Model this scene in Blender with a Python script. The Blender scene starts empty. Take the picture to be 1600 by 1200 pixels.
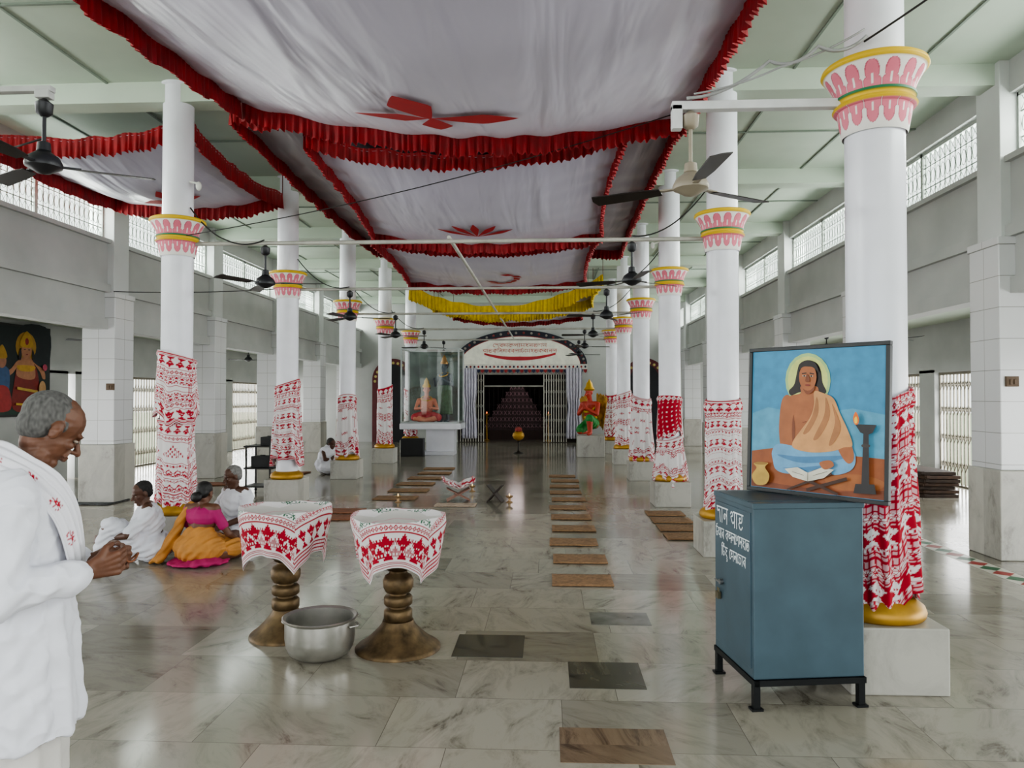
import bpy, bmesh, math, random
from math import sin,cos,pi,tan,atan,atan2,radians,sqrt,floor,exp
from mathutils import Vector, Matrix, Euler, noise
random.seed(7)
SC=bpy.context.scene; COL=SC.collection
V=Vector
# ---------------------------------------------------------------- camera
F=1150.0; YAW=atan(57/F); PITCH=atan(20/F)
cd=bpy.data.cameras.new('camera'); cam=bpy.data.objects.new('camera',cd); COL.objects.link(cam)
cam.location=(0,0,1.6); cam.rotation_euler=(pi/2+PITCH,0,YAW); cd.sensor_width=36; cd.lens=F/1600*36; cd.clip_end=300
SC.camera=cam
RC=Euler((pi/2+PITCH,0,YAW)).to_matrix(); CO=V((0,0,1.6))
def at(px,py,Y):
    d=RC@V(((px-800)/F,(600-py)/F,-1)); return CO+d*(Y/d.y)
def fl(px,py,z=0):
    d=RC@V(((px-800)/F,(600-py)/F,-1)); return CO+d*((z-1.6)/d.z)
# ---------------------------------------------------------------- materials
def S(r,g,b):
    f=lambda c:(c/255/12.92 if c/255<=.04045 else ((c/255+.055)/1.055)**2.4)
    return (f(r),f(g),f(b),1)
MC={}
def mat(rgb,rough=.6,metal=0,var=.08,scale=6,bump=0,spec=.5,name=None,emit=0):
    k=(rgb,rough,metal,var,scale,bump,emit)
    if k in MC: return MC[k]
    m=bpy.data.materials.new(name or 'mat_%d_%d_%d'%rgb); m.use_nodes=True; nt=m.node_tree; b=nt.nodes['Principled BSDF']
    c=S(*rgb); b.inputs['Roughness'].default_value=rough; b.inputs['Metallic'].default_value=metal
    b.inputs['Base Color'].default_value=c
    tc=nt.nodes.new('ShaderNodeTexCoord'); n=nt.nodes.new('ShaderNodeTexNoise'); n.inputs['Scale'].default_value=scale; n.inputs['Detail'].default_value=4
    nt.links.new(tc.outputs['Object'],n.inputs['Vector'])
    if var>0:
        r=nt.nodes.new('ShaderNodeValToRGB'); r.color_ramp.elements[0].position=.3; r.color_ramp.elements[1].position=.7
        r.color_ramp.elements[0].color=tuple(x*(1-var*2) for x in c[:3])+(1,); r.color_ramp.elements[1].color=tuple(min(1,x*(1+var*.6)) for x in c[:3])+(1,)
        nt.links.new(n.outputs['Fac'],r.inputs['Fac']); nt.links.new(r.outputs['Color'],b.inputs['Base Color'])
    if bump:
        bp=nt.nodes.new('ShaderNodeBump'); bp.inputs['Strength'].default_value=bump; bp.inputs['Distance'].default_value=.01
        nt.links.new(n.outputs['Fac'],bp.inputs['Height']); nt.links.new(bp.outputs['Normal'],b.inputs['Normal'])
    if emit:
        b.inputs['Emission Color'].default_value=c; b.inputs['Emission Strength'].default_value=emit
    MC[k]=m; return m
def vcmat(name,rough=.8,bump=.0,spec=.3):
    m=bpy.data.materials.new(name); m.use_nodes=True; nt=m.node_tree; b=nt.nodes['Principled BSDF']
    a=nt.nodes.new('ShaderNodeAttribute'); a.attribute_name='Col'; nt.links.new(a.outputs['Color'],b.inputs['Base Color'])
    b.inputs['Roughness'].default_value=rough; b.inputs['Specular IOR Level'].default_value=spec
    if bump:
        n=nt.nodes.new('ShaderNodeTexNoise'); n.inputs['Scale'].default_value=120; bp=nt.nodes.new('ShaderNodeBump'); bp.inputs['Strength'].default_value=bump; bp.inputs['Distance'].default_value=.003
        nt.links.new(n.outputs['Fac'],bp.inputs['Height']); nt.links.new(bp.outputs['Normal'],b.inputs['Normal'])
    return m
CLOTHM=vcmat('woven_cloth',.9,.2); PAINTM=vcmat('painted_plaster',.45)
WHITE=mat((222,222,230),.3,0,.04,3,name='white_paint')
WALLM=mat((174,175,173),.75,0,.06,1.5,name='white_wall')
CEILM=mat((180,191,177),.7,0,.05,1.2,name='pale_ceiling')
GOLD=mat((182,138,48),.45,.4,.15,8,name='gold_paint')
BRASS=mat((112,92,66),.5,.65,.32,14,.2,name='old_brass')
ALU=mat((186,184,178),.34,.85,.10,10,.10,name='dull_aluminium')
DARKM=mat((28,26,25),.45,.2,.1,name='dark_metal')
IRON=mat((22,24,26),.5,.4,.1,name='black_iron')
PIPE=mat((170,168,160),.5,.1,.12,name='pipe_paint')
RED=mat((146,8,20),.6,0,.2,7,name='red_cloth')
REDM=mat((172,12,26),.6,0,.06,7,name='red_applique')
YEL=mat((206,176,26),.65,0,.12,9,name='yellow_cloth')
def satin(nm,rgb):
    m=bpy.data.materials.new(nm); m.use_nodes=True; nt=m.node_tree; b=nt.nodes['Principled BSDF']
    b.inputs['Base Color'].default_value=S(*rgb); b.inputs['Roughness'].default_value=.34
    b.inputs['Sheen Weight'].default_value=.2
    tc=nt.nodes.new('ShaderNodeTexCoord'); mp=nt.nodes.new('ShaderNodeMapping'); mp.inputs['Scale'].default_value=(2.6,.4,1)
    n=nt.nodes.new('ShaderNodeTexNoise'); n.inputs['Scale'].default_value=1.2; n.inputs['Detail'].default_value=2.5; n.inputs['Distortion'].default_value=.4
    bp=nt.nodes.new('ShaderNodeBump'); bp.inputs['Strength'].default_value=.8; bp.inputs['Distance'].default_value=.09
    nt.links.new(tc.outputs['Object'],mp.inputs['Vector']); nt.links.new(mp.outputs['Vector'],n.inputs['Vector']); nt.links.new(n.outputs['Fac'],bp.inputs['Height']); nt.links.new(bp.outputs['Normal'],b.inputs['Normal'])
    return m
SATIN=satin('satin',(178,173,193)); SATIN_SHADE=satin('shaded_satin',(122,119,128))  # second satin is a darker copy with the canopies' shade put into its colour
def marble(name,base,dark,tile,rough,plain=False,sc_=(1,2.4,1),lo=.32,hi=.56,ns=1.8):
    m=bpy.data.materials.new(name); m.use_nodes=True; nt=m.node_tree; b=nt.nodes['Principled BSDF']; L=nt.links.new; N=nt.nodes.new
    tc=N('ShaderNodeTexCoord')
    dv=N('ShaderNodeVectorMath'); dv.operation='DIVIDE'; dv.inputs[1].default_value=(tile[0],tile[1],tile[2]); L(tc.outputs['Object'],dv.inputs[0])
    s0=N('ShaderNodeSeparateXYZ'); L(dv.outputs[0],s0.inputs[0]); fy=N('ShaderNodeMath'); fy.operation='FLOOR'; L(s0.outputs[1],fy.inputs[0])
    wy=N('ShaderNodeTexWhiteNoise'); wy.noise_dimensions='1D'; L(fy.outputs[0],wy.inputs['W']); ay=N('ShaderNodeMath'); ay.operation='ADD'; L(s0.outputs[0],ay.inputs[0]); L(wy.outputs['Value'],ay.inputs[1])
    cb=N('ShaderNodeCombineXYZ'); L(ay.outputs[0],cb.inputs[0]); L(s0.outputs[1],cb.inputs[1]); L(s0.outputs[2],cb.inputs[2])
    fr=N('ShaderNodeVectorMath'); fr.operation='FLOOR'; L(cb.outputs[0],fr.inputs[0])
    wn=N('ShaderNodeTexWhiteNoise'); wn.noise_dimensions='3D'; L(fr.outputs[0],wn.inputs['Vector'])
    sc=N('ShaderNodeVectorMath'); sc.operation='SCALE'; sc.inputs['Scale'].default_value=30; L(wn.outputs['Color'],sc.inputs[0])
    ad=N('ShaderNodeVectorMath'); ad.operation='ADD'; L(tc.outputs['Object'],ad.inputs[0]); L(sc.outputs[0],ad.inputs[1])
    rt=N('ShaderNodeVectorRotate'); rt.rotation_type='Z_AXIS'; ma=N('ShaderNodeMath'); ma.operation='MULTIPLY'; ma.inputs[1].default_value=2.4; L(wn.outputs['Value'],ma.inputs[0]); L(ma.outputs[0],rt.inputs['Angle']); L(ad.outputs[0],rt.inputs['Vector'])
    mp=N('ShaderNodeMapping'); mp.inputs['Scale'].default_value=sc_; L(rt.outputs[0],mp.inputs['Vector'])
    n=N('ShaderNodeTexNoise'); n.inputs['Scale'].default_value=ns; n.inputs['Detail'].default_value=8; n.inputs['Distortion'].default_value=.7; n.inputs['Roughness'].default_value=.7; L(mp.outputs[0],n.inputs['Vector'])
    r=N('ShaderNodeValToRGB'); e=r.color_ramp.elements; e[0].position=lo; e[0].color=S(*dark); e[1].position=hi; e[1].color=S(*base)
    x=e.new((lo*.55+hi*.45)); x.color=tuple((S(*dark)[i]*.3+S(*base)[i]*.7) for i in range(3))+(1,)
    L(n.outputs['Fac'],r.inputs['Fac'])
    tr=N('ShaderNodeValToRGB'); t=tr.color_ramp.elements; t[0].position=0; t[0].color=(.58,.57,.53,1); t[1].position=1; t[1].color=(1,1,1,1); y=t.new(.3); y.color=(.80,.79,.77,1)
    z=t.new(.65); z.color=(.93,.92,.89,1)
    L(wn.outputs['Value'],tr.inputs['Fac'])
    mx=N('ShaderNodeMix'); mx.data_type='RGBA'; mx.blend_type='MULTIPLY'; mx.inputs[0].default_value=1; L(r.outputs[0],mx.inputs[6]); L(tr.outputs[0],mx.inputs[7])
    if not plain:
        sp=N('ShaderNodeSeparateXYZ'); f2=N('ShaderNodeVectorMath'); f2.operation='FRACTION'; L(cb.outputs[0],f2.inputs[0]); L(f2.outputs[0],sp.inputs[0])
        def edge(o,w):
            a=N('ShaderNodeMath'); a.operation='LESS_THAN'; a.inputs[1].default_value=w; L(o,a.inputs[0]); return a.outputs[0]
        e1=edge(sp.outputs[0],.004); e2=edge(sp.outputs[1],.006); mxx=N('ShaderNodeMath'); mxx.operation='MAXIMUM'; L(e1,mxx.inputs[0]); L(e2,mxx.inputs[1])
        m2=N('ShaderNodeMix'); m2.data_type='RGBA'; L(mxx.outputs[0],m2.inputs[0]); L(mx.outputs[2],m2.inputs[6]); m2.inputs[7].default_value=S(104,98,88)
        L(m2.outputs[2],b.inputs['Base Color'])
    else: L(mx.outputs[2],b.inputs['Base Color'])
    rr=N('ShaderNodeMapRange'); rr.inputs['To Min'].default_value=rough+.10; rr.inputs['To Max'].default_value=rough; L(n.outputs['Fac'],rr.inputs['Value']); L(rr.outputs[0],b.inputs['Roughness'])
    b.inputs['Specular IOR Level'].default_value=.6
    return m
FLOORM=marble('marble_floor',(160,155,144),(104,98,87),(.86,.56,100),.09,lo=.32,hi=.54,ns=2.6)
PLINTHM=marble('marble_plinth',(192,190,184),(146,144,138),(50,50,50),.25,True)
DARKT=marble('dark_marble',(92,90,78),(40,42,34),(50,50,50),.16,True,(1,5,1),.38,.66)
BRT=marble('brown_marble',(138,118,98),(88,72,58),(50,50,50),.16,True,(1,5,1),.38,.66)
def tilemat(name,base,tile):
    m=bpy.data.materials.new(name); m.use_nodes=True; nt=m.node_tree; b=nt.nodes['Principled BSDF']; L=nt.links.new; N=nt.nodes.new
    tc=N('ShaderNodeTexCoord'); sp=N('ShaderNodeSeparateXYZ'); L(tc.outputs['Object'],sp.inputs[0]); prev=None
    for ax,tl in ((2,tile),(0,tile*.9),(1,tile*.9)):
        a=N('ShaderNodeMath'); a.operation='DIVIDE'; a.inputs[1].default_value=tl; L(sp.outputs[ax],a.inputs[0])
        f=N('ShaderNodeMath'); f.operation='FRACT'; L(a.outputs[0],f.inputs[0])
        l=N('ShaderNodeMath'); l.operation='LESS_THAN'; l.inputs[1].default_value=.022; L(f.outputs[0],l.inputs[0])
        if prev is None: prev=l
        else: q=N('ShaderNodeMath'); q.operation='MAXIMUM'; L(prev.outputs[0],q.inputs[0]); L(l.outputs[0],q.inputs[1]); prev=q
    m2=N('ShaderNodeMix'); m2.data_type='RGBA'; L(prev.outputs[0],m2.inputs[0]); m2.inputs[6].default_value=S(*base); m2.inputs[7].default_value=S(150,150,146)
    L(m2.outputs[2],b.inputs['Base Color']); b.inputs['Roughness'].default_value=.2
    return m
TILEW=tilemat('white_tiles',(204,204,206),.31)
GLASS=bpy.data.materials.new('case_glass'); GLASS.use_nodes=True
_n=GLASS.node_tree; _b=_n.nodes['Principled BSDF']; _t=_n.nodes.new('ShaderNodeBsdfTransparent'); _g=_n.nodes.new('ShaderNodeBsdfGlossy'); _g.inputs['Roughness'].default_value=.03
_mx=_n.nodes.new('ShaderNodeMixShader'); _mx.inputs[0].default_value=.09; _n.links.new(_t.outputs[0],_mx.inputs[1]); _n.links.new(_g.outputs[0],_mx.inputs[2]); _n.links.new(_mx.outputs[0],_n.nodes['Material Output'].inputs[0])
# ---------------------------------------------------------------- mesh builder
def frame(d):
    d=V(d).normalized(); a=V((0,0,1)) if abs(d.z)<.95 else V((1,0,0)); x=d.cross(a).normalized(); y=d.cross(x).normalized(); return x,y,d
class MB:
    def __init__(s): s.v=[];s.f=[];s.m=[];s.c=None
    def add(s,vs,fs,mi=0):
        o=len(s.v); s.v+=[tuple(p) for p in vs]; s.f+=[tuple(i+o for i in f) for f in fs]; s.m+=[mi]*len(fs); return s
    def box(s,c,d,rot=None,mi=0):
        c=V(c); vs=[]
        for x in(-.5,.5):
            for y in(-.5,.5):
                for z in(-.5,.5):
                    p=V((x*d[0],y*d[1],z*d[2]))
                    if rot is not None: p=rot@p
                    vs.append(c+p)
        return s.add(vs,[(0,1,3,2),(4,6,7,5),(0,4,5,1),(2,3,7,6),(0,2,6,4),(1,5,7,3)],mi)
    def bb(s,a,b,mi=0): return s.box([(a[i]+b[i])/2 for i in range(3)],[abs(b[i]-a[i]) for i in range(3)],None,mi)
    def beam(s,p0,p1,w,h,mi=0):
        p0=V(p0);p1=V(p1); d=(p1-p0); x,y,z=frame(d); R=Matrix((x,y,z)).transposed(); return s.box((p0+p1)/2,(w,h,d.length),R,mi)
    def cyl(s,p0,p1,r0,r1=None,n=12,mi=0):
        r1=r0 if r1 is None else r1; p0=V(p0);p1=V(p1); x,y,z=frame(p1-p0); vs=[]
        for p,r in((p0,r0),(p1,r1)):
            for i in range(n): a=2*pi*i/n; vs.append(p+x*cos(a)*r+y*sin(a)*r)
        fs=[(i,(i+1)%n,n+(i+1)%n,n+i) for i in range(n)]+[tuple(range(n))[::-1],tuple(range(n,2*n))]
        return s.add(vs,fs,mi)
    def tube(s,pts,r,n=6,mi=0):
        pts=[V(p) for p in pts]; vs=[];fs=[]; px=None
        for k,p in enumerate(pts):
            d=(pts[min(k+1,len(pts)-1)]-pts[max(k-1,0)]).normalized()
            if px is None: x,y,_=frame(d)
            else: x=(px-d*px.dot(d)).normalized(); y=d.cross(x)
            px=x; rr=r[k] if isinstance(r,(list,tuple)) else r
            for i in range(n): a=2*pi*i/n; vs.append(p+x*cos(a)*rr+y*sin(a)*rr)
        for k in range(len(pts)-1):
            for i in range(n): fs.append((k*n+i,k*n+(i+1)%n,(k+1)*n+(i+1)%n,(k+1)*n+i))
        fs+= [tuple(range(n))[::-1],tuple(range((len(pts)-1)*n,len(pts)*n))]
        return s.add(vs,fs,mi)
    def lathe(s,prof,n=32,c=(0,0,0),mi=0):
        c=V(c); vs=[];fs=[]
        for r,z in prof:
            for i in range(n): a=2*pi*i/n; vs.append(c+V((r*cos(a),r*sin(a),z)))
        for k in range(len(prof)-1):
            for i in range(n): fs.append((k*n+i,k*n+(i+1)%n,(k+1)*n+(i+1)%n,(k+1)*n+i))
        if prof[0][0]>.0005: fs.append(tuple(range(n))[::-1])
        if prof[-1][0]>.0005: fs.append(tuple(range((len(prof)-1)*n,len(prof)*n)))
        return s.add(vs,fs,mi)
    def ell(s,c,r,R=None,n=14,mi=0):
        c=V(c); vs=[];fs=[]; m=n//2+1
        vs.append(c+((R@V((0,0,r[2]))) if R else V((0,0,r[2]))))
        for k in range(1,m):
            t=pi*k/m
            for i in range(n):
                a=2*pi*i/n; p=V((r[0]*sin(t)*cos(a),r[1]*sin(t)*sin(a),r[2]*cos(t))); vs.append(c+(R@p if R else p))
        vs.append(c+((R@V((0,0,-r[2]))) if R else V((0,0,-r[2])))); L=len(vs)-1
        for i in range(n): fs.append((0,1+i,1+(i+1)%n)); fs.append((L,1+(m-2)*n+(i+1)%n,1+(m-2)*n+i))
        for k in range(m-2):
            for i in range(n): a=1+k*n; fs.append((a+i,a+n+i,a+n+(i+1)%n,a+(i+1)%n))
        return s.add(vs,fs,mi)
    def cap(s,p0,r0,p1,r1,n=12,mi=0):
        p0=V(p0);p1=V(p1); x,y,z=frame(p1-p0) if (p1-p0).length>1e-6 else frame((0,0,1)); pr=[]
        for k in range(5): t=pi/2*k/4; pr.append((p0-z*cos(t)*r0,max(r0*sin(t),.0004)))
        for k in range(5): t=pi/2*k/4; pr.append((p1+z*sin(t)*r1,max(r1*cos(t),.0004)))
        vs=[];fs=[]
        for p,r in pr:
            for i in range(n): a=2*pi*i/n; vs.append(p+x*cos(a)*r+y*sin(a)*r)
        for k in range(len(pr)-1):
            for i in range(n): fs.append((k*n+i,k*n+(i+1)%n,(k+1)*n+(i+1)%n,(k+1)*n+i))
        fs+=[tuple(range(n))[::-1],tuple(range(9*n,10*n))]
        return s.add(vs,fs,mi)
    def chain(s,l,n=12):
        for (a,ra),(b,rb) in zip(l[:-1],l[1:]): s.cap(a,ra,b,rb,n)
        return s
    def loft(s,rings,n=28):
        vs=[];fs=[]
        for cx,cy,z,rx,ry in rings:
            for i in range(n): a=2*pi*i/n; vs.append((cx+rx*cos(a),cy+ry*sin(a),z))
        for k in range(len(rings)-1):
            for i in range(n): fs.append((k*n+i,k*n+(i+1)%n,(k+1)*n+(i+1)%n,(k+1)*n+i))
        fs+=[tuple(range(n))[::-1],tuple(range((len(rings)-1)*n,len(rings)*n))]
        return s.add(vs,fs)
    def grid(s,nu,nv,fn,closed=False,cf=None,mi=0):
        o=len(s.v); W=nu if closed else nu+1
        for j in range(nv+1):
            for i in range(W): s.v.append(tuple(fn(i/nu,j/nv)))
        if cf is not None:
            if s.c is None: s.c=[]
            for j in range(nv+1):
                for i in range(W): s.c.append(cf(i/nu,j/nv))
        for j in range(nv):
            for i in range(nu):
                i2=(i+1)%W if closed else i+1
                s.f.append((o+j*W+i,o+j*W+i2,o+(j+1)*W+i2,o+(j+1)*W+i)); s.m.append(mi)
        return s
    def mesh(s,name,mats):
        me=bpy.data.meshes.new(name); me.from_pydata(s.v,[],s.f)
        if not isinstance(mats,(list,tuple)): mats=[mats]
        for m in mats: me.materials.append(m)
        if any(s.m): me.polygons.foreach_set('material_index',s.m)
        if s.c:
            ca=me.color_attributes.new('Col','FLOAT_COLOR','POINT'); fl_=[]
            for c in s.c: fl_+=list(c[:3])+[1]
            ca.data.foreach_set('color',fl_)
        me.update(); return me
    def build(s,name,mats,parent=None,smooth=0,loc=None,rz=0,bevel=0,thick=0):
        me=s.mesh(name,mats)
        if smooth:
            me.polygons.foreach_set('use_smooth',[True]*len(me.polygons))
            if smooth<180: me.set_sharp_from_angle(angle=radians(smooth))
        o=bpy.data.objects.new(name,me); COL.objects.link(o)
        if parent: o.parent=parent
        if loc is not None: o.location=loc
        if rz: o.rotation_euler=(0,0,rz)
        if thick: md=o.modifiers.new('thick','SOLIDIFY'); md.thickness=thick; md.offset=0
        if bevel: md=o.modifiers.new('bevel','BEVEL'); md.width=bevel; md.segments=2; md.limit_method='ANGLE'
        return o
    def bake(s,name,m,parent,voxel,it=4,disp=None,cf=None):
        me=s.mesh(name+'_src',m); t=bpy.data.objects.new('tmp',me); COL.objects.link(t)
        r=t.modifiers.new('r','REMESH'); r.mode='VOXEL'; r.voxel_size=voxel
        if it: q=t.modifiers.new('s','SMOOTH'); q.factor=.5; q.iterations=it
        bpy.context.view_layer.update(); dg=bpy.context.evaluated_depsgraph_get(); nm=bpy.data.meshes.new_from_object(t.evaluated_get(dg))
        bpy.data.objects.remove(t); bpy.data.meshes.remove(me); nm.name=name
        if disp:
            ns=[v.normal.copy() for v in nm.vertices]
            for v,n_ in zip(nm.vertices,ns): v.co=v.co+n_*disp(v.co)
        if cf:
            ca=nm.color_attributes.new('Col','FLOAT_COLOR','POINT'); l=[]
            for v in nm.vertices: l+=list(cf(v.co)[:3])+[1]
            ca.data.foreach_set('color',l)
        nm.polygons.foreach_set('use_smooth',[True]*len(nm.polygons)); nm.update()
        if not len(nm.materials): nm.materials.append(m)
        o=bpy.data.objects.new(name,nm); COL.objects.link(o); o.parent=parent; return o
def tag(o,label,cat,group=None,kind=None):
    o['label']=label; o['category']=cat
    if group: o['group']=group
    if kind: o['kind']=kind
    return o
def thing(name,label,cat,loc=(0,0,0),rz=0,group=None):
    o=bpy.data.objects.new(name,None); COL.objects.link(o); o.empty_display_size=.1; o.location=loc; o.rotation_euler=(0,0,rz); return tag(o,label,cat,group)
def struct(o): o['kind']='structure'; return o
def dup(root,loc,rz=0,label=None):
    r=root.copy(); COL.objects.link(r); r.location=loc; r.rotation_euler=(0,0,rz)
    if label: r['label']=label
    for ch in list(root.children):
        c=ch.copy(); COL.objects.link(c); c.parent=r
        for g in list(ch.children):
            d=g.copy(); COL.objects.link(d); d.parent=c
    return r
ORD=['nearest','second','third','fourth','fifth','sixth','seventh','eighth','ninth','tenth','eleventh','twelfth']
def catmull(p,k=5,closed=True):
    n=len(p); out=[]
    for i in range(n if closed else n-1):
        if closed: a,b,c,d=p[(i-1)%n],p[i],p[(i+1)%n],p[(i+2)%n]
        else: a,b,c,d=p[max(i-1,0)],p[i],p[i+1],p[min(i+2,n-1)]
        for j in range(k):
            t=j/k; out.append(tuple(.5*((2*b[q])+(-a[q]+c[q])*t+(2*a[q]-5*b[q]+4*c[q]-d[q])*t*t+(-a[q]+3*b[q]-3*c[q]+d[q])*t**3) for q in (0,1)))
    if not closed: out.append(tuple(p[-1]))
    return out
def flatart(name,shapes,parent,tf,step=.0007):
    cols=[];mb=MB()
    for k,(rgb,pts,sm) in enumerate(shapes):
        if rgb not in cols: cols.append(rgb)
        p=catmull(pts) if sm else pts
        mb.add([tf(x,y,(k+1)*step) for x,y in p],[tuple(range(len(p)))],cols.index(rgb))
    return mb.build(name,[mat(c,.55,0,.10,14) for c in cols],parent)
def ellp(cx,cy,rx,ry,n=20,a0=0,a1=2*pi): return [(cx+rx*cos(a0+(a1-a0)*i/n),cy+ry*sin(a0+(a1-a0)*i/n)) for i in range(n)]
def linep(x0,y0,x1,y1,w):
    d=V((x1-x0,y1-y0)).normalized()*w/2; return [(x0-d.y,y0+d.x),(x1-d.y,y1+d.x),(x1+d.y,y1-d.x),(x0+d.y,y0-d.x)]
# brush-stroke letters (headline at y=1, foot at y=0)
GL={'দ':(.72,[[(0,1),(.74,1)],[(.12,1),(.12,.78),(.24,.70),(.38,.80),(.5,.72),(.56,.4),(.62,0)]]),
'া':(.32,[[(-.02,1),(.34,1)],[(.16,1),(.16,0)]]),
'ন':(.78,[[(0,1),(.8,1)],[(.62,1),(.62,0)],[(.62,.48),(.42,.62),(.2,.6),(.12,.42),(.24,.3),(.34,.42),(.28,.54)]]),
'প':(.78,[[(.4,1),(.8,1)],[(.64,1),(.64,0)],[(0,.80),(.14,.96),(.34,.88),(.3,.7),(.08,.62),(.34,.26),(.64,.44)]]),
'ত্ৰ':(.8,[[(0,1),(.82,1)],[(.60,1),(.62,.66),(.5,.5),(.3,.52),(.22,.68),(.32,.78),(.44,.70)],[(.5,.5),(.16,.40),(.28,.14),(.5,.08),(.7,.28)]]),
'ত':(.78,[[(0,1),(.8,1)],[(.34,.62),(.2,.5),(.3,.36),(.44,.5),(.4,.68),(.2,.74),(.06,.5),(.2,.14),(.5,.06),(.68,.34),(.6,.7),(.5,.8)]]),
'ৰ':(.74,[[(0,1),(.76,1)],[(.6,1),(.6,0)],[(.6,.78),(.12,.46),(.6,.12)],[(.3,.50),(.46,.34)]]),
'ব':(.74,[[(0,1),(.76,1)],[(.6,1),(.6,0)],[(.6,.78),(.12,.46),(.6,.12)]]),
'ক':(.98,[[(0,1),(1,1)],[(.56,1),(.56,0)],[(.56,.78),(.1,.46),(.56,.12)],[(.56,.74),(.78,.8),(.9,.6),(.8,.42)]]),
'স':(.84,[[(0,1),(.86,1)],[(.7,1),(.7,0)],[(.14,1),(.14,.74),(.3,.66),(.38,.84)],[(.14,.66),(.12,.36),(.4,.44),(.7,.5)]]),
'ল':(.92,[[(0,1),(.94,1)],[(.78,1),(.78,0)],[(.1,.26),(.06,.55),(.24,.72),(.38,.5),(.38,.3),(.42,.6),(.6,.7),(.78,.5)]]),
'ম':(.8,[[(0,1),(.82,1)],[(.66,1),(.66,0)],[(.16,1),(.18,.55),(.1,.32),(.24,.3),(.66,.5)]]),
'চ':(.76,[[(0,1),(.78,1)],[(.14,.9),(.14,.3),(.36,.1),(.62,.4),(.52,.7),(.14,.72)]]),
'ট':(.7,[[(0,1),(.72,1)],[(.3,1),(.22,1.22),(.5,1.3)],[(.14,1),(.1,.4),(.3,.1),(.54,.28),(.48,.52),(.3,.46)]]),
'হ':(.7,[[(0,1),(.72,1)],[(.2,1),(.22,.76),(.52,.72),(.3,.56),(.16,.36),(.44,.22),(.58,0)]]),
'গ':(.78,[[(.4,1),(.8,1)],[(.64,1),(.64,0)],[(.1,.42),(.04,.74),(.22,.92),(.38,.74),(.3,.52)]]),
'ণ':(.86,[[(.1,1),(.88,1)],[(.7,1),(.7,0)],[(0,.86),(.14,.94),(.16,.3),(.4,.6),(.7,.5)]]),
'ে':(.4,[[(.2,1),(.42,1)],[(.36,1),(.12,.72),(.1,.34),(.26,.1),(.38,.24)]]),
'ি':(.3,[[(0,1),(.32,1)],[(.14,0),(.14,1),(.12,1.2),(.4,1.36),(.8,1.06)]]),
'ু':(0,[[(-.3,-.08),(-.12,-.14),(-.16,-.34),(-.32,-.3)]])}
def lettering(seq,width,height,M,m,parent,wt=.07,name='lettering'):
    x=0; st=[]
    for g in seq:
        if g==' ': x+=.42; continue
        w_,ss=GL[g]
        for s_ in ss: st.append([(x+a,b) for a,b in s_])
        x+=w_+.02
    k=width/x; ky=height; r=wt*height; mb=MB()
    for s_ in st:
        p=catmull(s_,5,False) if len(s_)>2 else s_
        p=[V(((a-x/2)*k,(b-.5)*ky,.0006)) for a,b in p]
        mb.tube(p,r,5)
    for i,v in enumerate(mb.v): mb.v[i]=tuple(M@V((v[0],v[1],v[2]*.12+.0006)))
    return mb.build(name,m,parent)
# ---------------------------------------------------------------- setting
XL,XR=-6.8,4.68; OL,OR=-9.45,7.3; CZ=4.95; YB=25.9
YS=[4.32]+[7.7+3.35*k for k in range(6)]
CXL,CXR=-3.98,1.8; R0=.160
fo=struct(MB().bb((OL-.2,-3,-.1),(OR+.2,YB+4,0)).build('floor',FLOORM))
def tilepatch(px,py,sx,sy,rz,m,nm):
    p=fl(px,py); o=MB().box((0,0,0),(sx,sy,.003)).build(nm,m,fo); o.location=(p.x,p.y,.0012); o.rotation_euler=(0,0,rz); return o
tilepatch(765,1009,.44,.42,0,DARKT,'dark_tile'); tilepatch(946,1055,.42,.40,0,DARKT,'dark_tile'); tilepatch(968,967,.42,.3,0,mat((112,111,104),.15,0,.25),'dark_tile')
tilepatch(960,1165,.5,.34,0,BRT,'brown_tile')
mb=MB(); mb.bb((4.0,5.2,.0005),(4.22,9.2,.0015),0)
k=0; y=5.2
while y<9.15:
    mb.add([(4.01,y+.1,.003),(4.11,y,.003),(4.21,y+.1,.003),(4.11,y+.2,.003)],[(0,1,2,3)],1+k%2); k+=1; y+=.2
mb.build('painted_border',[mat((205,202,190),.3),mat((150,34,30),.4),mat((34,92,58),.4)],fo)
struct(MB().bb((-60,-40,-.2),(60,80,-.12)).build('floor_ground_outside',mat((170,178,150),.9)))
mb=MB().bb((XL-.3,-3,CZ),(XR+.3,YB+.2,CZ+.15)); ce=struct(mb.build('ceiling',CEILM))
for y in [.7]+YS: MB().bb((XL,y-.13,CZ-.22),(XR,y+.13,CZ)).build('cross_beam',CEILM,ce)
mb=MB(); x=XL+.9
while x<XR: mb.bb((x-.012,-3,CZ-.015),(x+.012,YB,CZ)); x+=1.2
for y in [.7]+YS: mb.bb((XL,y+1.66,CZ-.017),(XR,y+1.69,CZ))
mb.build('panel_seam',mat((128,138,128),.7),ce)
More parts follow.
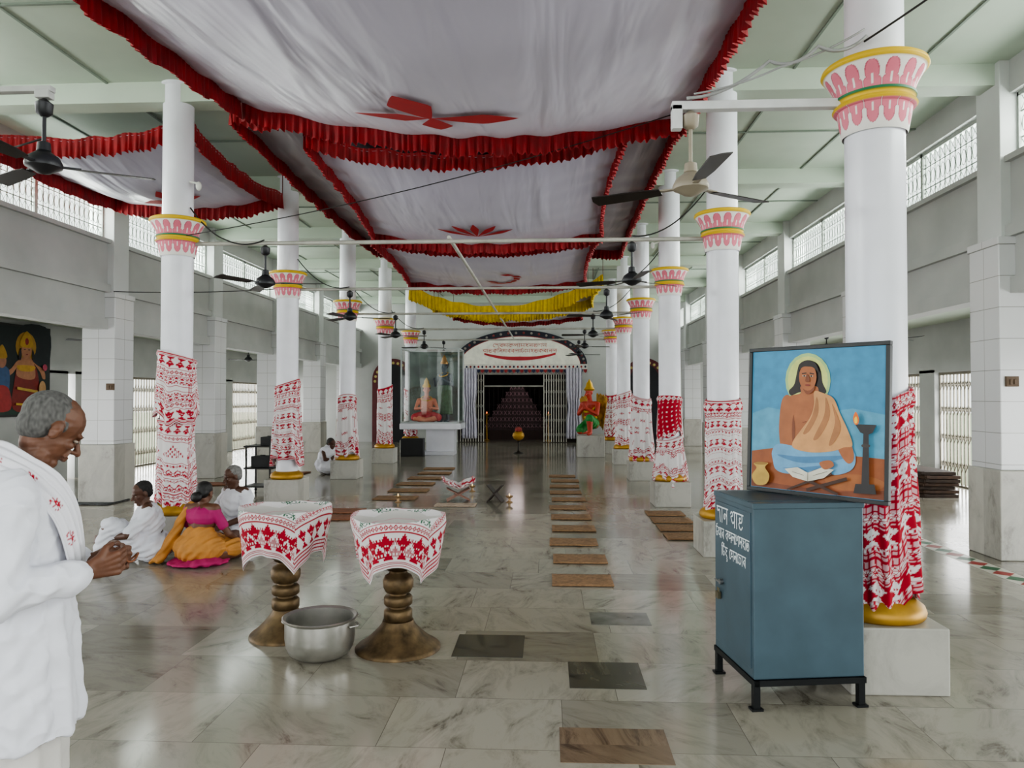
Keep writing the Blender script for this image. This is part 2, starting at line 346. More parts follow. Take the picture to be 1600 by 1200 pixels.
for side,X,O in((-1,XL,OL),(1,XR,OR)):
    nm='left' if side<0 else 'right'
    mb=MB(); x0,x1=X-.1,X+.1
    mb.bb((x0,-3,2.68),(x1,YB,3.98)); mb.bb((x0,-3,4.62),(x1,YB,CZ))
    mb.bb((x0-.06 if side>0 else x0,-3,3.18),(x1 if side>0 else x1+.06,YB,3.3))
    mb.bb((x0-.05 if side>0 else x0,-3,2.62),(x1 if side>0 else x1+.05,YB,2.78))
    mb.bb((x0-.06 if side>0 else x0,-3,3.93),(x1 if side>0 else x1+.06,YB,3.99))
    struct(mb.build('wall_%s'%nm,WALLM))
    a,b=(O-.5,X-.08) if side<0 else (X+.08,O+.5)
    struct(MB().bb((a,-3,2.95),(b,YB+.2,3.08)).build('ceiling_aisle_%s'%nm,CEILM))
    mb=MB(); mb.bb((O-.1,-3,2.05),(O+.1,YB,2.95))
    for i,y in enumerate([.85]+YS): mb.bb((O-.1,y-.28,0),(O+.1,y+.28,2.1))
    if side<0: mb.bb((O-.1,11.3,0),(O+.1,13.9,2.1))
    struct(mb.build('wall_outer_%s'%nm,WALLM))
wn=0;dn=0
for side,X,O in((-1,XL,OL),(1,XR,OR)):
    for i in range(len(YS)-1):
        ya,yb=YS[i]+.2,YS[i+1]-.2
        wn+=1; t=struct(bpy.data.objects.new('window_%d'%wn,None)); COL.objects.link(t); t.location=(X,0,0)
        mb=MB()
        for z in(3.99,4.6): mb.bb((-.03,ya,z-.02),(.03,yb,z+.02))
        for y in(ya,yb,(ya+yb)/2): mb.bb((-.03,y-.025,3.98),(.03,y+.025,4.62))
        mb.build('window_frame',mat((160,166,160),.5),t)
        mb=MB(); y=ya+.1
        while y<yb-.04:
            mb.bb((-.007,y-.007,4.0),(.007,y+.007,4.6))
            pts=[(0,y+.055+.045*cos(a*pi/4),4.3+.09*sin(a*pi/4)) for a in range(9)]; mb.tube(pts,.005,4)
            mb.beam((0,y,4.0),(0,y+.11,4.16),.006,.006); mb.beam((0,y+.11,4.0),(0,y,4.16),.006,.006)
            mb.beam((0,y,4.44),(0,y+.11,4.6),.006,.006); mb.beam((0,y+.11,4.44),(0,y,4.6),.006,.006)
            y+=.11
        for z in(4.17,4.43): mb.bb((-.007,ya,z-.006),(.007,yb,z+.006))
        mb.build('window_grille',mat((126,134,128),.5),t)
        ya,yb=YS[i]+.3,YS[i+1]-.3
        if side<0 and 11<ya<14: continue
        dn+=1; mb=MB(); y=ya; n=int((yb-ya)/.11); s_=(yb-ya)/n
        for k in range(n+1):
            mb.bb((-.012,y-.013,.03),(.012,y+.013,2.0))
            if k<n:
                for z in(.25,.75,1.25,1.7): mb.beam((.012,y,z),(.012,y+s_,z+.18),.006,.018); mb.beam((-.012,y+s_,z),(-.012,y,z+.18),.006,.018)
            y+=s_
        mb.bb((-.03,ya,.0),(.03,yb,.03)); mb.bb((-.03,ya,2.0),(.03,yb,2.05))
        struct(mb.build('door_%d'%dn,mat((126,120,106),.45,.3),None,0,(O,0,0)))
mb=MB(); mb.bb((OL-.1,YB,0),(-3.2,YB+.2,CZ)); mb.bb((1.15,YB,0),(OR+.1,YB+.2,CZ)); mb.bb((-3.2,YB,2.5),(1.15,YB+.2,CZ))
struct(mb.build('wall_back',WALLM))
mb=MB(); D=mat((40,31,31),.85); mb.bb((-3.6,YB+3.6,0),(1.6,YB+3.7,3)); mb.bb((-3.7,YB+.2,0),(-3.6,YB+3.7,3)); mb.bb((1.6,YB+.2,0),(1.7,YB+3.7,3)); mb.bb((-3.6,YB+.2,2.9),(1.6,YB+3.7,3))
struct(mb.build('wall_shrine_room',D))
def pillar():
    t=thing('square_pillar','x','pillar',(0,0,0),0,'square pillars along the side aisles')
    MB().bb((-.28,-.28,0),(.28,.28,.88)).build('marble_base',PLINTHM,t,bevel=.01)
    MB().bb((-.255,-.255,.88),(.255,.255,3.15)).bb((-.27,-.27,3.1),(.27,.27,3.18)).build('tiled_shaft',TILEW,t,bevel=.008)
    MB().bb((-.2,-.2,3.18),(.2,.2,CZ)).build('upper_shaft',mat((196,198,197),.7,0,.04,1.5),t,bevel=.008)
    return t
pt=None
for sd,X in(('left',XL),('right',XR)):
    for i,y in enumerate(YS[1:]):
        lb='%s square white tiled pillar in the %s aisle row, counted from the camera'%(ORD[i],sd)
        if pt is None: pt=pillar(); pt.location=(X,y,0); pt['label']=lb
        else: dup(pt,(X,y,0),0,lb)
# ---------------------------------------------------------------- round columns
PINK=S(206,112,130);PDK=S(176,82,102);LW=S(216,212,208);GRN=S(46,112,78);YLW=S(206,172,50)
prof=[(.2,3.03),(.206,3.05),(.215,3.1),(.222,3.14),(.228,3.18),(.232,3.2),(.25,3.205),(.262,3.22),(.25,3.24),(.236,3.245),(.24,3.262),(.255,3.27),(.255,3.285),(.242,3.29),(.25,3.33),(.262,3.36),(.278,3.39),(.295,3.42),(.308,3.448),(.32,3.452),(.332,3.468),(.325,3.49),(.31,3.5),(.2,3.505)]
CK=.86
prof=[(r*.86,3.505-(3.505-z)*CK) for r,z in prof]
def lotus(a,t):
    if t<0 or t>1: return None
    w=.98 if t<.3 else (.98-.35*(t-.3)/.12 if t<.42 else (.74 if t<.6 else .74*sqrt(max(0,1-((t-.6)/.4)**2))))
    if abs(a)>w: return None
    if abs(a)>w-.12: return PDK
    if abs(a)<.10 and .12<t<.5: return LW
    return PINK
def cap_color(th,z):
    z=3.505-(3.505-z)/CK
    if z>=3.452: return YLW
    if z>=3.286: return lotus(((th/(2*pi)*14)%1)*2-1,(z-3.286)/.155) or LW
    if z>=3.264: return GRN
    if z>=3.206: return YLW
    return lotus(((th/(2*pi)*14)%1)*2-1,(3.206-z)/.14) or LW
def column():
    t=thing('round_column','x','column',(0,0,0),0,'round white columns of the nave')
    MB().bb((-.26,-.26,0),(.26,.26,.36)).build('plinth',PLINTHM,t,bevel=.008)
    MB().lathe([(.225,.36),(.24,.375),(.245,.40),(.235,.43),(.21,.45),(.185,.47),(.165,.475)],40).build('base_ring',GOLD,t,50)
    MB().lathe([(R0,.46),(R0,3.1),(.157,3.5),(.155,CZ-.03),(.18,CZ-.02),(.18,CZ)],48).build('shaft',WHITE,t,50)
    pr=[]
    for (r0,z0),(r1,z1) in zip(prof[:-1],prof[1:]):
        k=max(1,int(abs(z1-z0)/.0045))
        for q in range(k): pr.append((r0+(r1-r0)*q/k,z0+(z1-z0)*q/k))
    pr.append(prof[-1]); n=364; mb=MB()
    mb.grid(n,len(pr)-1,lambda u,v:(pr[round(v*(len(pr)-1))][0]*cos(2*pi*u),pr[round(v*(len(pr)-1))][0]*sin(2*pi*u),pr[round(v*(len(pr)-1))][1]),True,lambda u,v:cap_color(2*pi*u,pr[round(v*(len(pr)-1))][1]))
    mb.build('capital',PAINTM,t,60)
    return t
ct=column(); ct.location=(1.88,YS[0],0); ct['label']='nearest round white column on the right, beside the blue donation box'
COLS={('R',0):V((1.88,YS[0],0))}
for k in range(1,6):
    COLS[('R',k)]=V((CXR,YS[k],0)); dup(ct,COLS[('R',k)],0,'%s round white column of the right-hand row, counted from the camera'%ORD[k])
for k in range(0,6):
    COLS[('L',k)]=V((CXL,YS[k],0))
    dup(ct,COLS[('L',k)],0,'round white column just outside the left edge, carrying the near left fan bar' if k==0 else '%s round white column of the left-hand row in view'%ORD[k-1])
# ---------------------------------------------------------------- woven cloths
BM={'sarai':["......#......",".....###.....","..#.#####.#..",".###########.","..#########..","...##.#.##...","....#####....",".....###.....","......#......",".....###.....","...#######...","..#########.."],
'dia':["...#...","..###..",".##.##.","##.#.##",".##.##.","..###..","...#..."],
'flo':["#..#..#",".#.#.#.","..###..","###.###","..###..",".#.#.#.","#..#..#"],
'tri':[".....#.....","....#.#....","...#.#.#...","..#.#.#.#..",".#.#.#.#.#."],
'temple':["....#....","...###...","..##.##..",".##...##.","##..#..##",".#.###.#.",".#######.","#.#.#.#.#","#########"]}
def bit(name,x,y,w,h):
    b=BM[name]; i=int((x%w)/w*len(b[0])); j=int((1-y/h)*len(b)); 
    return 0<=j<len(b) and b[j][i]=='#'
WC=S(212,207,208); RC_=S(160,26,46); GC=S(50,96,72); SH=S(200,160,166)
def gam(style,x,y,W,L):
    e=min(x,W-x); ye=min(y,L-y)
    if style=='dots':
        if e<.03: return WC
        fx=(x%.09)-.045; fy=(y%.09)-.045
        if ye<.1: return WC if bit('dia',x,ye%.1,.09,.1) else RC_
        return WC if fx*fx+fy*fy<.0002 else RC_
    if style=='check':
        if e<.04: return RC_ if (x%.012)<.008 else WC
        q=y%.40
        if q<.02 or .045<q<.055: return RC_
        if .07<q<.09: return RC_ if (x%.03)<.015 else WC
        if .10<q<.24: return RC_ if not bit('sarai',x,q-.10,.11,.14) else WC
        if .25<q<.265: return RC_
        if .28<q<.33: return RC_ if bit('flo',x,q-.28,.05,.05) else WC
        if .345<q<.355: return RC_
        return RC_ if (x%.035)<.010 else SH
    if style=='rows':
        if .006<e<.012 or .02<e<.024: return RC_
        if ye<.012: return WC
        if ye<.02 or .03<ye<.036: return RC_
        if .05<ye<.15: return RC_ if bit('sarai',x,ye-.05,.09,.10) else WC
        if .16<ye<.166: return RC_
        if .18<ye<.22: return RC_ if bit('dia',x,ye-.18,.04,.04) else WC
        if .235<ye<.241: return RC_
        if y<L*.55:
            q=(y-.24)%.17
            if .02<q<.10: return RC_ if bit('temple',x,q-.02,.08,.08) else WC
            if .12<q<.15: return RC_ if bit('dia',x,q-.12,.03,.03) else WC
            if .16<q<.165: return RC_
            return WC
        q=(y-L*.55)%.30
        if .06<q<.20: return RC_ if (bit('tri',x,q-.06,.26,.14) and (x%.02)<.014) else WC
        return WC
    if .008<e<.014 or .026<e<.030: return RC_
    if ye<.02 or .035<ye<.041: return RC_ if ye>.008 else WC
    if .05<ye<.17: return RC_ if bit('sarai',x,ye-.05,.11,.12) else WC
    if .18<ye<.188: return RC_
    if .20<ye<.25: return RC_ if bit('dia',x,ye-.20,.05,.05) else WC
    if .26<ye<.267: return RC_
    if style=='full':
        q=(ye-.27)%.26
        if .03<q<.12: return RC_ if bit('sarai',x,q-.03,.08,.09) else WC
        if .14<q<.146: return RC_
        if .16<q<.20: return RC_ if bit('flo',x,q-.16,.04,.04) else WC
        if .22<q<.23: return RC_ if (x%.02)<.01 else WC
        return WC
    if style=='redband':
        q=(ye-.27)%.36
        if q<.09: return WC if bit('flo',x,q,.06,.09) else RC_
        if .11<q<.116: return RC_
        if .2<q<.25 and (x%.2)<.1: return RC_ if bit('dia',x,q-.2,.1,.05) else WC
        return WC
    q=(ye-.27)%.16
    if q<.05 and (int(x/.09)+int((ye-.27)/.16))%2==0: return RC_ if bit('flo',x,q,.09,.05) else WC
    return WC
def wrap(c,z0,z1,style,label,res,r0=R0+.004,seed=0,flare=.04,tilt=.06,sc=1.35,fold=1.0,nf=9):
    L=z1-z0; W=2*pi*r0; nu=int(W/res); nv=int(L/res); rnd=random.Random(seed); ph=[rnd.random()*6 for _ in range(6)]
    def fn(u,v):
        th=2*pi*u; f=(1-v)**1.4; pl=sin(th*nf+ph[0]+v*2+1.2*sin(v*5+ph[2]))*.45+sin(th*(nf+6)+ph[1]+v)*.3+sin(th*4+ph[2]-v*3)*.35
        ru=.004*sin(v*38+2*sin(th*2+ph[4]))*exp(-((v-.9)/.12)**2)
        r=r0+.013+.007*fold*pl+f*(flare*.5+flare*.45*pl)+.014*exp(-((v-.94)/.035)**2)+ru
        if abs(((th-ph[5])%(2*pi))-.25)<.25: r+=.010
        z=z0+L*v+tilt*sin(th+ph[3])*(v*.8+.2)+(1-v)*(.06*sin(th*2+ph[4])+.03*sin(th*5))+.014*sin(th*nf+ph[1])*(1-v)
        return (r*cos(th),r*sin(th),z)
    mb=MB().grid(nu,nv,fn,True,lambda u,v:gam(style,(u*W*sc+(0.06*sin(v*3))) % (W*sc/2),v*L*sc,W*sc/2,L*sc))
    o=mb.build('wrapped_cloth',CLOTHM,None,180,loc=(c.x,c.y,0)); return tag(o,label,'cloth','red and white woven cloths wrapped on columns')
wrap(COLS[('R',0)],.44,1.60,'check','white cloth with red checks and dense dark red bands on the column behind the portrait',.0042,seed=1,fold=1.8,nf=14,flare=.05,sc=1.35)
wrap(COLS[('R',1)],.40,1.58,'full','densely patterned red and white cloth on the second column from the right',.006,seed=2,tilt=.02,sc=1.35)
wrap(COLS[('R',2)],1.0,1.60,'dots','solid red cloth with white dots, upper part of the third right-hand column',.01,seed=3,tilt=.02,flare=.02)
wrap(COLS[('R',2)],.35,1.02,'end','white cloth with red diamonds and red hem, lower part of the third right-hand column',.009,seed=4,flare=.1,r0=R0+.012,sc=1.2)
wrap(COLS[('R',3)],.3,1.62,'end','pale cloth with sparse red motifs on the fourth right-hand column',.012,seed=5,flare=.12,sc=1)
wrap(COLS[('R',4)],.3,1.7,'redband','cloth with broad red bands on the fifth right-hand column',.015,seed=6,sc=1)
wrap(COLS[('R',5)],.5,1.7,'full','cloth on the sixth right-hand column, small in the distance',.018,seed=7,sc=1)
wrap(COLS[('L',1)],1.36,2.05,'redband','crumpled white cloth with red edge bands tied high on the nearest left column',.006,seed=8,tilt=.05,flare=.045,sc=1.2,r0=R0+.014)
wrap(COLS[('L',1)],.40,1.36,'rows','long white cloth with small triangular motifs and patterned lower rows on the nearest left column',.006,seed=9,r0=R0+.004,tilt=.02,sc=1.1)
wrap(COLS[('L',2)],.62,1.82,'full','white and red cloth with a loose flared hem on the second left column',.008,seed=10,flare=.12,sc=1.15)
wrap(COLS[('L',3)],.42,1.6,'end','white cloth with a wide plain middle on the third left column',.011,seed=11,flare=.1,sc=1)
wrap(COLS[('L',4)],.42,1.85,'redband','red banded cloth on the fourth left column, left of the glass case',.013,seed=12,sc=1)
wrap(COLS[('L',5)],.5,1.8,'end','cloth on the fifth left column, behind the glass case',.018,seed=13,sc=1)
# ---------------------------------------------------------------- canopies
def petal(surf,cx,cy,ang,L,w,x0,x1,y0,y1,mb,pk=.5):
    def fn(u,v):
        ww=w*((v/pk) if v<pk else max(0,(1-v)/(1-pk)))**.85; s_=(u-.5)*2*ww; x=cx+cos(ang)*L*v-sin(ang)*s_; y=cy+sin(ang)*L*v+cos(ang)*s_
        return (x,y,surf((x-x0)/(x1-x0),(y-y0)/(y1-y0))-.022)
    mb.grid(4,14,fn)
def canopy(label,x0,x1,y0,y1,zc,en,ef,es,cs,rm,rd,motif=None,seed=0,fm=None,group='cloth canopies hung under the ceiling'):
    t=thing('cloth_canopy',label,'canopy',(0,0,0),0,group)
    def surf(u,v):
        z=(zc[0]*(1-u)+zc[1]*u)*(1-v)+(zc[2]*(1-u)+zc[3]*u)*v
        q=4*u*(1-u); w=4*v*(1-v)
        return z-(en*(1-v)+ef*v)*q-es*w-cs*q*w
    def fn(u,v):
        e_=min(u,1-u)*(x1-x0); f_=min(v,1-v)*(y1-y0)
        wr=.014*noise.noise(V((u*9+seed,v*3,0)))+.010*noise.noise(V((u*4,v*9+seed,2)))*(4*v*(1-v))
        wr+=.014*exp(-f_/.3)*sin(u*(x1-x0)*11+2*sin(u*9+seed))+.014*exp(-e_/.3)*sin(v*(y1-y0)*11+2*sin(v*11+seed))
        pin=.10*4*u*(1-u); pv=.10*4*v*(1-v)
        return (x0+pv*(1-2*u)+(x1-x0)*u,y0+pin*(1-2*v)+(y1-y0)*v,surf(u,v)+wr)
    MB().grid(96,96,fn).build('canopy_fabric',fm or SATIN,t,180)
    for nm,a,b in(('n',(0,0),(1,0)),('f',(0,1),(1,1)),('l',(0,0),(0,1)),('r',(1,0),(1,1))):
        ln=(x1-x0) if nm in'nf' else (y1-y0); n=int(ln/.011); rnd=random.Random(seed+ord(nm)); p1,p2=rnd.random()*6,rnd.random()*6
        def rf(u,v):
            uu=a[0]+(b[0]-a[0])*u; vv=a[1]+(b[1]-a[1])*u; s_=u*ln; k1=noise.noise(V((s_*1.7,seed,ord(nm))))
            pl=sin(s_*2*pi/.075+5*noise.noise(V((s_*3,p1,0)))+1.6*v*k1)+.5*sin(s_*2*pi/.047+p2+3*k1)
            off=(.006+.015*v)*pl*(1+.5*k1); x,y,z=fn(uu,vv); z-=rd*v*(1+.14*noise.noise(V((s_*5,p2,1)))+.04*pl)
            if nm in'nf': return (x,y+off,z+.03)
            return (x+off,y,z+.03)
        MB().grid(n,6,rf).build('ruffle',rm,t,180)
    if motif:
        mb=MB()
        for m_ in motif:
            cx,cy,ang,L,w=m_[:5]; petal(surf,cx,cy,ang,L,w,x0,x1,y0,y1,mb,m_[5] if len(m_)>5 else .5)
        mb.build('red_motif',REDM,t,180)
    for u,v in((0,0),(1,0),(0,1),(1,1)):
        x,y=x0+(x1-x0)*u,y0+(y1-y0)*v; MB().cyl((x,y,surf(u,v)),(x,y,CZ),.006,n=6).build('tie_cord',mat((90,20,20),.8),t)
    return t
mx_,my_=-.98,6.05
canopy('largest white satin canopy overhead with a four-petalled red motif',-3.15,1.35,.6,7.35,(4.35,4.15,4.62,4.4),.3,.32,.2,.14,RED,.21,
  [(mx_-.02,my_,pi*.98,.64,.13,.35),(mx_+.02,my_-.02,.07,.72,.18,.6),(mx_-.0,my_+.02,-pi*.58,.72,.19,.6),(mx_+.02,my_-.03,pi*.5,.50,.14,.6)],1)
canopy('long outer canopy with dark red ruffle stretched above the two inner ones',-3.35,1.4,7.55,14.2,(4.62,4.58,4.5,4.45),.1,.1,.14,0,RED,.20,None,2,SATIN_SHADE)
canopy('second white canopy with red ruffle and a fan of five red petals',-2.65,.82,7.8,11.1,(4.42,4.42,4.08,4.08),.22,.18,.05,.08,RED,.18,
  [(-1.0,10.3,-pi/2+a,.62,.06,.65) for a in(-1.0,-.5,0,.5,1.0)],3)
canopy('third white canopy with red ruffle and a curled red motif',-2.75,.75,11.25,14.5,(4.1,4.08,3.9,3.9),.18,.14,.03,.06,RED,.18,
  [(-.8+.2*cos(a),13.2+.4*sin(a),a+pi/2,.26,.06) for a in(-.8,-.3,.2,.7,1.2,1.7,2.2)]+[(-.85,12.8,.3,.26,.08)],4)
canopy('yellow frilled canopy far down the nave before the shrine',-2.85,1.1,14.9,18.2,(3.85,4.05,3.95,4.05),.52,.3,.0,0,YEL,.28,
  [(-.9,16.5,a,.4,.09) for a in(.3,2.6,4.4)],5)
canopy('last white canopy with red ruffle, nearest the shrine arch',-2.8,1.0,18.6,21.6,(3.98,3.98,3.98,3.98),.2,.2,.0,.05,RED,.15,None,6,SATIN_SHADE)
canopy('small side canopy with red ruffle between the left columns and aisle',-6.55,-3.98,7.98,10.8,(4.6,4.68,4.6,4.62),.12,.2,.08,.1,RED,.22,
  [(-5.1,9.7,0,.4,.12),(-5.1,9.7,pi*.9,.5,.12),(-5.1,9.7,-pi/2,.4,.12)],7)
# ---------------------------------------------------------------- pipes, fans, cables
for k in range(1,6):
    z=3.24; o=MB().cyl((CXL+R0,YS[k],z),(CXR-R0,YS[k],z),.022,n=10).build('cross_pipe',PIPE,None,60)
    tag(o,'%s thin horizontal pipe spanning the nave between two columns'%ORD[k-1],'pipe','horizontal pipes across the nave')
o=MB().cyl((-1.05,YS[1],3.285),(-1.0,YS[5],3.285),.02,n=10).build('long_pipe',PIPE,None,60); tag(o,'single pipe running lengthwise down the middle under the canopies','pipe')
yf=YS[0]
o=MB().bb((.72,yf-.03,3.27),(1.72,yf+.03,3.32)).bb((.72,yf-.03,3.16),(.78,yf+.03,3.3)).build('fan_bracket',mat((205,205,206),.4),None,bevel=.004); tag(o,'white flat bracket bar holding the nearest right fan on its column','bracket')
o=MB().bb((-3.82,yf-.025,3.46),(-3.02,yf+.025,3.495)).bb((-3.12,yf-.03,3.42),(-3.03,yf+.03,3.47)).build('fan_bracket',mat((180,180,178),.4),None,bevel=.004); tag(o,'bracket bar at the left edge holding the nearest left fan','bracket')
def fan(rod,bm_,mm,rs=.6,q=.78):
    t=thing('ceiling_fan','x','fan',(0,0,0),0,'hanging fans')
    MB().cyl((0,0,0),(0,0,-rod),.012,n=8).build('down_rod',mm,t,60)
    MB().lathe([(.012,0),(.05,-.03),(.045,-.09),(.02,-.11)],20).build('rod_cover',mm,t,50)
    MB().lathe([(.012,-rod+.12),(.035,-rod+.11),(.04,-rod+.06),(.02,-rod+.04)],20).build('motor_neck',mm,t,50)
    MB().lathe([(.001,-rod+.06),(.05*q,-rod+.055),(.11*q,-rod+.02),(.135*q,-rod-.02),(.13*q,-rod-.04),(.08*q,-rod-.06),(.05*q,-rod-.075),(.001,-rod-.085)],28).build('motor',mm,t,50)
    for k in range(3):
        a=2*pi*k/3; R=Matrix.Rotation(a,3,'Z'); Q=R@Matrix.Rotation(radians(11),3,'X')
        mb=MB(); pts=[(.18,-.04),(.3,-.055),(rs,-.065),(rs+.015,0),(rs,.055),(.3,.05),(.18,.035)]
        up=[Q@V((x,y,.0))+V((0,0,-rod-.03)) for x,y in pts]; dn_=[Q@V((x,y,-.006))+V((0,0,-rod-.03)) for x,y in pts]; n=len(pts)
        mb.add(up+dn_,[tuple(range(n)),tuple(range(n,2*n))[::-1]]+[(i,i+n,(i+1)%n+n,(i+1)%n) for i in range(n)])
        b=mb.build('blade',bm_,t)
        MB().box(R@V((.14,0,0))+V((0,0,-rod-.028)),(.12,.035,.008),R).build('blade_iron',mm,b)
    return t
FD=mat((34,26,24),.4,.1); FW=mat((146,136,120),.4); FG=mat((44,44,48),.4,.3)
fr=fan(.42,FD,FW); fr.location=(.83,yf,3.27); fr.rotation_euler=(0,0,radians(-86)); fr['label']='nearest right fan with pale bronze motor and dark blades, hung from the white bracket'
f2=fan(.38,FD,FG); f2.location=(-3.075,yf,3.42); f2.rotation_euler=(0,0,radians(30)); f2['label']='nearest left fan, cut by the left edge of the view'
for k in range(1,6):
    dup(f2,(-3.02,YS[k],3.22),random.random()*2 if k>1 else .05,'dark fan hung under the %s cross pipe, left side'%ORD[k-1])
    dup(f2,(.87,YS[k],3.22),random.random()*2,'dark fan hung under the %s cross pipe, right side'%ORD[k-1])
fs_=fan(.32,FG,FG,.5); fs_.location=(-8.1,9.4,2.95); fs_['label']='%s fan under the left aisle ceiling'%ORD[0]; fs_['group']='fans in the aisles'
for k,(x,y) in enumerate([(-8.1,12.8),(-8.1,16.1),(-8.1,19.5)]): dup(fs_,(x,y,2.95),.7*k,'%s fan under the left aisle ceiling'%ORD[k+1])
for k,(x,y) in enumerate([(6.0,9.6),(6.0,12.9),(6.0,16.2),(6.0,19.5)]): dup(fs_,(x,y,2.95),.5*k+.3,'%s fan under the right aisle ceiling'%ORD[k])
def cable(pts,sag,label,m,r=.008):
    out=[]
    for a,b in zip(pts[:-1],pts[1:]):
        a=V(a);b=V(b)
        for i in range(12): t=i/12; p=a.lerp(b,t); p.z-=sag*4*t*(1-t); out.append(p)
    out.append(V(pts[-1])); o=MB().tube(out,r,6).build('cable',m,None,180); return tag(o,label,'cable')
BK=mat((30,28,28),.5)
cable([(CXL+R0,YS[1]-.05,3.62),(-3.45,YS[1]-.03,3.28),(-3.02,YS[1]-.03,3.27)],.05,'black cable drooping from the nearest left column to its fan',BK)
for k in(2,3,4): cable([(CXL+R0,YS[k]-.03,3.7),(-3.02,YS[k]-.03,3.27)],.16,'black cable drooping to the %s left fan'%ORD[k-1],BK)
for k in(1,2,3): cable([(CXR-R0,YS[k]-.03,3.75),(.87,YS[k]-.03,3.27)],.14,'black cable drooping to the %s right fan below the pipe'%ORD[k-1],BK)
WH=mat((150,150,150),.5)
cable([(1.78,yf-.14,3.62),(1.5,yf-.18,3.55),(1.25,yf-.12,3.5),(.8,yf-.04,3.33)],.05,'pale bundled cable looping from the near right column to the bracket',WH,.010)
cable([(1.77,yf-.14,3.66),(1.3,yf-.15,3.45),(.84,yf-.05,3.35)],.02,'thin pale cable beside the looping one',WH,.006)
cable([(2.3,2.9,3.75),(1.76,yf-.16,3.58)],.02,'dark wire running up to the ceiling at top right',BK,.006)
cable([(CXL+.17,YS[1]-.15,3.30),(1.2,7.2,4.35)],.1,'long thin black wire crossing under the canopies',BK,.005)
cable([(-6.6,YS[2]-.2,3.2),(CXL-R0,YS[2],3.25)],.03,'thin wire from the left aisle pillar to the second left column',BK,.007)
cable([(-6.6,6.2,3.25),(-3.1,yf+.05,3.2)],.0,'dark wire from the left aisle wall to the near left fan',BK,.006)
for k,(x,y,z) in enumerate([(CXL+R0,YS[1]-.05,3.9),(CXR-R0,YS[2]-.05,3.9)]):
    sg=1 if x<0 else -1
    o=MB().cyl((x-.01*sg,y,z),(x+.07*sg,y,z-.02),.012,n=8).ell((x+.09*sg,y,z-.05),(.03,.03,.05)).build('bulb',mat((215,215,210),.3),None,60)
    tag(o,['white bulb on the nearest left column above its capital','white bulb on the third right-hand column'][k],'bulb')
# ---------------------------------------------------------------- floor mats
MATM=mat((144,112,82),.9,0,.2,30,.4)
def fmat(x,y,w,d,label,m=MATM,rz=0,group='brown fibre sitting mats on the floor'):
    def fn(u,v): return (-w/2+w*u,-d/2+d*v,.012+.003*noise.noise(V((u*4+x,v*4+y,0))))
    o=MB().grid(10,8,fn).build('sitting_mat',m,None,180,(x,y,0),rz,thick=.012); return tag(o,label,'mat',group)
for k in range(11): fmat(.29+.02*sin(k*2.3),6.43+.84*k,.52,.38,'%s brown sitting mat of the right-hand row along the nave'%ORD[k],MATM,.04*sin(k*3.1))
for k in range(6): fmat(-2.4+.03*sin(k*2),11.5+.95*k,.66,.42,'%s brown sitting mat of the left-hand row near the book stands'%ORD[k],MATM,.03*sin(k*3))
RM=mat((136,88,64),.9,0,.15,30,.4)
for k in range(4): fmat(1.58,8.5+.55*k,.5,.4,'%s brown mat between the second and third right-hand columns'%ORD[k],MATM)
for k,(x,y) in enumerate([(-4.1,9.9),(-4.15,10.45),(-2.95,9.6),(-2.95,10.15),(-6.1,13.2),(-5.4,15.2)]):
    fmat(x,y,.75,.42,['reddish mat behind the seated group, nearer one','reddish mat behind the seated group, farther one','reddish mat behind the right cloth-draped stand','second reddish mat beyond the draped stands','reddish mat beside the metal rack','reddish mat beyond the metal rack'][k],RM,.02)
p=fl(712,790); fmat(p.x,p.y,.6,.32,'pale rug under the open book stand',mat((180,160,142),.9,0,.2,30))
p=fl(140,785); fmat(p.x,p.y,.9,.6,'dark grey patterned doormat at the left aisle pillar',mat((84,86,88),.9,0,.4,25))
